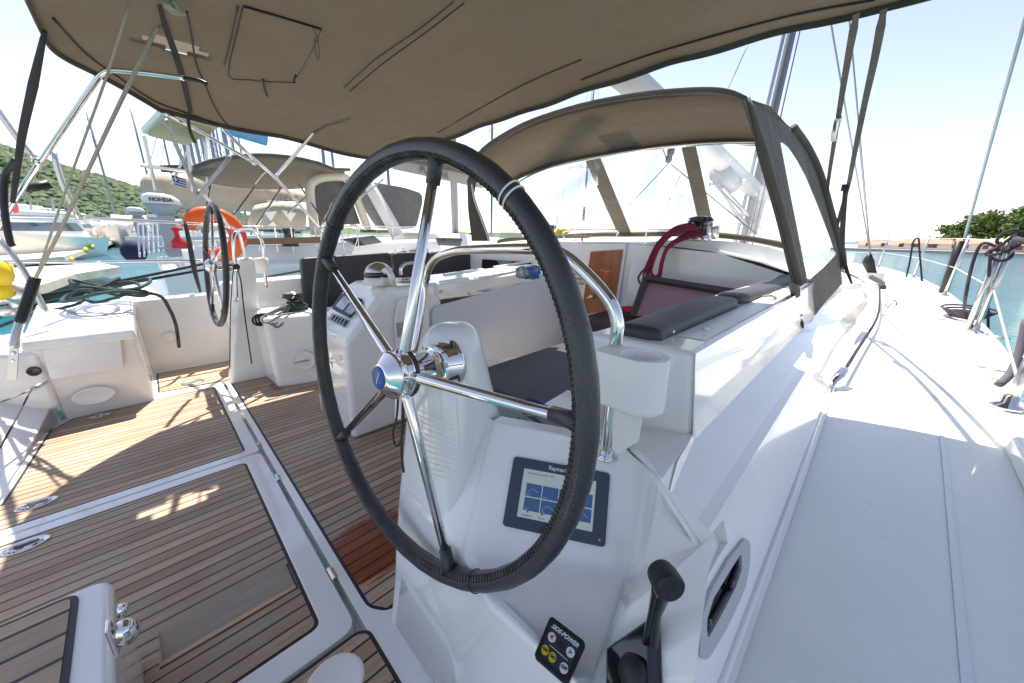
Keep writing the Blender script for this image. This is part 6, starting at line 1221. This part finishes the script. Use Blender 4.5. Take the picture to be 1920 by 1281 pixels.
# Greek flag
gf = thing('striped_flag', 'blue and white striped flag hanging under the cream panel', 'flag', P(335, 337, x=-9.5)); WHF = pbr('flag_white', (.7, .7, .7), .9); BLF = pbr('flag_blue', (.03, .07, .35), .9)
for k in range(7):
    a, b = P(321 + 1.0 * k, 328 + 2.6 * k, x=-9.5), P(349, 337 + 2.2 * k, x=-9.5); a2, b2 = P(321 + 1.0 * (k + 1), 328 + 2.6 * (k + 1), x=-9.5), P(349, 337 + 2.2 * (k + 1), x=-9.5)
    MB().prism([a, b, b2, a2], (.01, 0, 0)).build('flag_stripe', BLF if k % 2 == 0 else WHF, gf)
MB().prism([P(*p, x=-9.47) for p in ((321, 328), (333, 331), (335, 342), (324, 339))], (.01, 0, 0)).build('flag_canton', BLF, gf); MB().prism([P(*p, x=-9.45) for p in ((321, 333), (334, 336), (334, 338), (322, 335))], (.01, 0, 0)).build('flag_cross', WHF, gf); MB().prism([P(*p, x=-9.45) for p in ((327, 330), (329, 330), (331, 341), (328, 340))], (.01, 0, 0)).build('flag_cross', WHF, gf)
MB().tube([P(350, 285, x=-9.5), P(322, 345, x=-9.5)], .02, 6).build('flag_staff', STEELB, gf)
bcv = thing('blue_boom_cover', 'pale blue boom cover seen just under the canopy edge', 'boom cover', P(460, 250, x=-14)); MB().tube([P(415, 240, x=-14), P(440, 243, x=-14), P(500, 263, x=-14)], [.12, .2, .17], 10, 3).build('cover_cloth', pbr('blue_canvas', (.16, .33, .55), .85), bcv, smooth=True)
nvb = thing('navy_fender', 'navy covered fender at the neighbouring stern', 'fender', P(251, 470, x=-8)); MB().sphere(P(251, 472, x=-8), .15, 14, (1, 1, 1.15)).build('fender_body', NAVY, nvb, smooth=True)
yb = thing('yellow_buoy', 'yellow marker buoy hung at the left edge', 'buoy', P(5, 515, x=-4.6)); MB().sphere(P(-8, 512, x=-4.6), .085, 14, (1, 1, 1.3)).build('buoy_body', YEL, yb, smooth=True); MB().sphere(P(-2, 546, x=-4.6), .07, 12).build('buoy_body', YEL, yb, smooth=True)
eg = thing('own_outboard', 'grey propeller and leg of an outboard below the left rail', 'outboard engine', P(20, 570, x=-4.7)); MB().tube([P(12, 535, x=-4.7), P(40, 552, x=-4.7), P(58, 570, x=-4.7)], [.06, .09, .05], 10, 3).build('gearcase', STEELB, eg, smooth=True)
for k in range(3): a = 2.1 * k; MB().sphere(P(18, 572, x=-4.7) + V(0, .05 * math.cos(a), .06 * math.sin(a)), .06, 10, (.3, 1, .8)).build('propeller_blade', STEELB, eg, smooth=True)
for pts, l in ((((0, 566), (130, 545), (300, 512), (385, 494)), 'upper black mooring line running to port'), (((0, 587), (120, 560), (260, 528), (382, 506)), 'lower black mooring line running to port')): tag(tube('mooring_line', [P(*p, x=-5.6) for p in pts], .014, ROPEB, None, 6, 3), l, 'rope', 'mooring lines')

# -- sailing yachts farther down the row: hull, coachroof, mast, boom, spreaders, stays
def far_yacht(px, top, D, lab, L_=11, head=.15, hullm=HULLW, lean=0):
    p = PD(px, 455, D); p.z = SEA; t = thing('distant_yacht', lab, 'yacht', p, 'sailing yachts moored along the marina'); f_ = V(math.sin(head), math.cos(head), 0); s_ = V(f_.y, -f_.x, 0)
    secs = []
    for u, w_ in ((-.42, .8), (-.2, 1.0), (.1, 1.0), (.35, .6), (.55, .04)): c = p + f_ * (u * L_); secs.append([c - s_ * 1.7 * w_ * .7 + V(0, 0, -.1), c - s_ * 1.7 * w_ + V(0, 0, 1.2 + max(0, u) * .6), c + s_ * 1.7 * w_ + V(0, 0, 1.2 + max(0, u) * .6), c + s_ * 1.7 * w_ * .7 + V(0, 0, -.1)])
    MB().loft(secs).build('hull', hullm, t, smooth=False)
    MB().hexa([p - f_ * 1.2 - s_ * 1.1 + V(0, 0, 1.1), p - f_ * 1.2 + s_ * 1.1 + V(0, 0, 1.1), p + f_ * 3 + s_ * .8 + V(0, 0, 1.2), p + f_ * 3 - s_ * .8 + V(0, 0, 1.2)], [p - f_ * 1.2 - s_ * .9 + V(0, 0, 1.75), p - f_ * 1.2 + s_ * .9 + V(0, 0, 1.75), p + f_ * 2.6 + s_ * .5 + V(0, 0, 1.5), p + f_ * 2.6 - s_ * .5 + V(0, 0, 1.5)]).build('coachroof', HULLW, t)
    H = PD(px, top, D).z; m0 = p + f_ * .6 + V(0, 0, 1.2); m1 = V(m0.x, m0.y, H) + f_ * lean
    MB().tube([m0, m1], .17, 7).build('mast', MASTG, t, smooth=True)
    for q in (.45, .72): c = m0 + (m1 - m0) * q; MB().tube([c - s_ * .9, c + s_ * .9], .035, 5).build('spreader', MASTG, t)
    for e in (p + f_ * L_ * .54 + V(0, 0, 1.7), p - f_ * L_ * .41 + V(0, 0, 1.3), p + s_ * 1.6 + V(0, 0, 1.2), p - s_ * 1.6 + V(0, 0, 1.2)): MB().tube([m1 - V(0, 0, .3), e], .024, 4).build('stay', MASTG, t)
    MB().tube([m0 + V(0, 0, 1.1), m0 - f_ * 4 + V(0, 0, 1.0)], [.22, .17], 8).build('boom', CANVB if int(px) % 2 else CANVG, t, smooth=True)
    MB().hexa([p - f_ * 3.6 - s_ * 1 + V(0, 0, 2.75), p - f_ * 3.6 + s_ * 1 + V(0, 0, 2.75), p - f_ * 1.6 + s_ * 1.05 + V(0, 0, 2.85), p - f_ * 1.6 - s_ * 1.05 + V(0, 0, 2.85)], [p - f_ * 3.6 - s_ * .9 + V(0, 0, 2.82), p - f_ * 3.6 + s_ * .9 + V(0, 0, 2.82), p - f_ * 1.6 + s_ * .95 + V(0, 0, 2.92), p - f_ * 1.6 - s_ * .95 + V(0, 0, 2.92)]).build('bimini_top', CANVG, t)
    for a, b in ((-3.5, -.95), (-3.5, .95), (-1.7, -1), (-1.7, 1)): MB().tube([p + f_ * a + s_ * b + V(0, 0, 1.3), p + f_ * a + s_ * b + V(0, 0, 2.8)], .025, 4).build('bimini_leg', STEELB, t)
    return t
row_ = [(20, 120, 42, 'tall grey mast at the far left before the hill'), (222, 222, 60, 'thin mast of the yacht left of the outboard engines'), (371, 160, 30, 'first mast right of the cream overhead panel'), (384, 150, 36, 'second mast right of the cream panel'), (396, 140, 43, 'third mast in the cluster under the canopy'), (408, 150, 50, 'fourth mast in the cluster under the canopy'), (421, 120, 34, 'thick mast in the middle of the cluster'), (433, 140, 58, 'sixth mast in the cluster above the grey bimini'), (447, 130, 40, 'seventh mast in the cluster above the grey bimini'), (462, 120, 48, 'rightmost mast of the cluster above the grey bimini'), (390, 170, 75, 'thin far mast behind the second cluster mast'), (403, 175, 82, 'thin far mast behind the third cluster mast'), (415, 168, 70, 'thin far mast just left of the thick middle mast'), (427, 180, 88, 'thin far mast just right of the thick middle mast'), (441, 172, 78, 'thin far mast between the sixth and seventh masts'), (455, 165, 72, 'thin far mast left of the rightmost cluster mast'), (477, 175, 80, 'thin far mast at the right end of the cluster'), (300, 215, 66, 'short far mast beneath the cream overhead panel'), (345, 220, 72, 'short far mast beside the striped flag'), (615, 130, 30, 'mast seen between the canopy edge and the wheel'), (633, 100, 38, 'mast touching the upper left of the wheel rim'), (728, 90, 30, 'mast seen inside the upper left of the wheel'), (915, 150, 34, 'grey mast between canopy and sprayhood'), (1085, 110, 32, 'dark mast seen through the left sprayhood window')]
for k, (px, top, D, lab) in enumerate(row_): far_yacht(px, top, D * 1.7, lab, L_=12, head=.12 + .05 * (k % 3))

# -- motor boats at the far left
def motor_boat(px, D, lab, L_=11, head=1.2, h_=2.6, sc=1.):
    p = PD(px, 455, D); p.z = SEA; t = thing('motor_boat', lab, 'motor boat', p, 'motor boats across the fairway'); f_ = V(math.sin(head), math.cos(head), 0); s_ = V(f_.y, -f_.x, 0); secs = []
    for u, w_, z_ in ((-.5, .9, 1.3), (-.1, 1., 1.4), (.25, .85, 1.75), (.42, .45, 2.1), (.52, .04, 2.35)): c = p + f_ * u * L_; secs.append([c - s_ * 1.3 * w_ + V(0, 0, -.1), c - s_ * 1.9 * w_ + V(0, 0, z_ * sc), c + s_ * 1.9 * w_ + V(0, 0, z_ * sc), c + s_ * 1.3 * w_ + V(0, 0, -.1)])
    MB().loft(secs).build('hull', HULLW, t)
    def blk(u0, u1, u2, u3, z0, z1, w0, w1, nm, mat): return MB().hexa([p + f_ * u0 * L_ - s_ * w0 + V(0, 0, z0), p + f_ * u0 * L_ + s_ * w0 + V(0, 0, z0), p + f_ * u1 * L_ + s_ * w0 * .7 + V(0, 0, z0), p + f_ * u1 * L_ - s_ * w0 * .7 + V(0, 0, z0)], [p + f_ * u2 * L_ - s_ * w1 + V(0, 0, z1), p + f_ * u2 * L_ + s_ * w1 + V(0, 0, z1), p + f_ * u3 * L_ + s_ * w1 * .7 + V(0, 0, z1), p + f_ * u3 * L_ - s_ * w1 * .7 + V(0, 0, z1)]).build(nm, mat, t)
    blk(-.35, .3, -.3, .12, 1.35 * sc, h_ * sc, 1.5, 1.3, 'cabin', HULLW); blk(-.30, .28, -.28, .16, 1.75 * sc, 2.25 * sc, 1.52, 1.40, 'windscreen', GLASS)
    blk(-.38, .08, -.36, .06, h_ * sc, (h_ + .12) * sc, 1.5, 1.45, 'hardtop', HULLW)
    for u in (-.35, -.05): MB().tube([p + f_ * u * L_ + V(0, 0, h_ * sc), p + f_ * (u - .03) * L_ + V(0, 0, (h_ + 1.0) * sc)], .05, 5).build('aerial', STEELB, t)
    MB().tube([p + f_ * .1 * L_ + s_ * 1.5 + V(0, 0, 2.1), p + f_ * .4 * L_ + s_ * .7 + V(0, 0, 2.7), p + f_ * .52 * L_ + V(0, 0, 2.9)], .03, 5).build('bow_rail', STEELB, t)
    for k in range(3): lathe('fender', p + f_ * (-.3 + .2 * k) * L_ + s_ * 1.9 + V(0, 0, .4), (0, 0, 1), [(0, .02), (.1, .13), (.5, .13), (.6, .02)], HULLW if k % 2 else NAVY, t, n=8)
mbs = [(20, 36, 'large white motor cruiser nearest at the left edge', 13, 1.9, 2.8), (70, 48, 'white motor cruiser bow pointing right behind the nearest one', 12, 1.8, 2.8), (105, 62, 'third motor boat in the row to the right', 11, 1.7, 2.7), (135, 76, 'fourth motor boat in the row below the hill', 11, 1.75, 2.8), (160, 90, 'fifth motor boat in the row below the hill', 12, 1.7, 3.2), (182, 104, 'sixth motor boat in the row below the hill', 12, 1.8, 3.2), (204, 120, 'seventh motor boat in the row, left of the thin mast', 12, 1.7, 3.3), (-20, 60, 'motor boat cut off by the left edge', 12, 1.8, 3.4), (40, 80, 'white motor yacht with tall top behind the front row', 15, 1.7, 4.4), (88, 100, 'motor yacht in the second row below the hillside', 15, 1.8, 4.6), (130, 130, 'motor yacht far back before the hillside', 16, 1.7, 4.8)]
for a in mbs: motor_boat(a[0], a[1], a[2], a[3], a[4], a[5])
mb2 = [(222, 70, 'motor boat moored behind the pontoon end'), (248, 62, 'motor boat just left of the white outboards'), (276, 84, 'motor boat behind the smaller outboard engines'), (300, 58, 'motor boat behind the stern ladder rails'), (330, 76, 'motor boat behind the lifebuoy to the left'), (112, 150, 'small motor boat in the far row below the trees'), (60, 140, 'motor boat in the far row at the foot of the hill'), (240, 140, 'motor boat in the far row right of the thin mast'), (10, 110, 'motor yacht behind the large cruiser at the left edge'), (185, 160, 'motor boat farthest back below the hillside')]
for k, (a, b, l) in enumerate(mb2): motor_boat(a, b, l, 11, 1.6 + .1 * (k % 4), 2.7 + .5 * (k % 3))
# -- pontoons
PONT = pbr('pontoon_boards', (.62, .53, .40), .8); L(PONT, ramp(PONT, noise(PONT, 2, detail=6), [(.3, (.52, .44, .33)), (.7, (.70, .60, .46))]), B(PONT).inputs['Base Color'])
for poly, l in ((((-60, 497), (0, 490), (120, 481), (215, 452), (248, 438), (225, 433), (160, 440), (60, 462), (-60, 480)), 'long sunlit pontoon running away to the left'), (((-60, 562), (60, 540), (140, 514), (225, 500), (190, 494), (0, 503), (-60, 505)), 'nearer sunlit pontoon at the left edge')):
    o = MB().prism([P(*p, z=-.45) for p in poly], (0, 0, -.25)).build('pontoon', PONT, None); tag(o, l, 'pontoon', 'marina pontoons')
pb = [(52, 470), (82, 459), (108, 453), (136, 490), (162, 472), (174, 466), (20, 502), (230, 440)]
pbl = ['yellow cleat cover at the far edge, left', 'yellow cleat cover at the far edge, middle', 'yellow cleat cover at the far edge, right', 'yellow cleat cover at the near edge of the long pontoon', 'yellow cleat cover where the planks jut out', 'yellow cleat cover beside the jutting planks', 'yellow cleat cover on the nearer pontoon', 'yellow cleat cover at the end of the pontoon']
for (a, b), l in zip(pb, pbl): c = P(a, b, z=-.4); s_ = .5 * (c - CAM).length / 12; tag(MB().tube([c - V(.14 * s_, 0, 0), c + V(0, 0, .12 * s_), c + V(.14 * s_, 0, 0)], .07 * s_, 6).build('cleat_cover', YEL, None, smooth=True), l, 'cleat', 'yellow cleat covers on the pontoons')

# turn everything that floats or stands ashore back into the yacht's frame
MT = Matrix.Translation(CAM) @ Q.to_4x4() @ Matrix.Translation(-CAM)
for o in list(bpy.data.objects):
    if o in BEFORE or o.parent: continue
    o.matrix_world = MT @ Matrix.Translation(o.location)
R3 = R3_BOAT
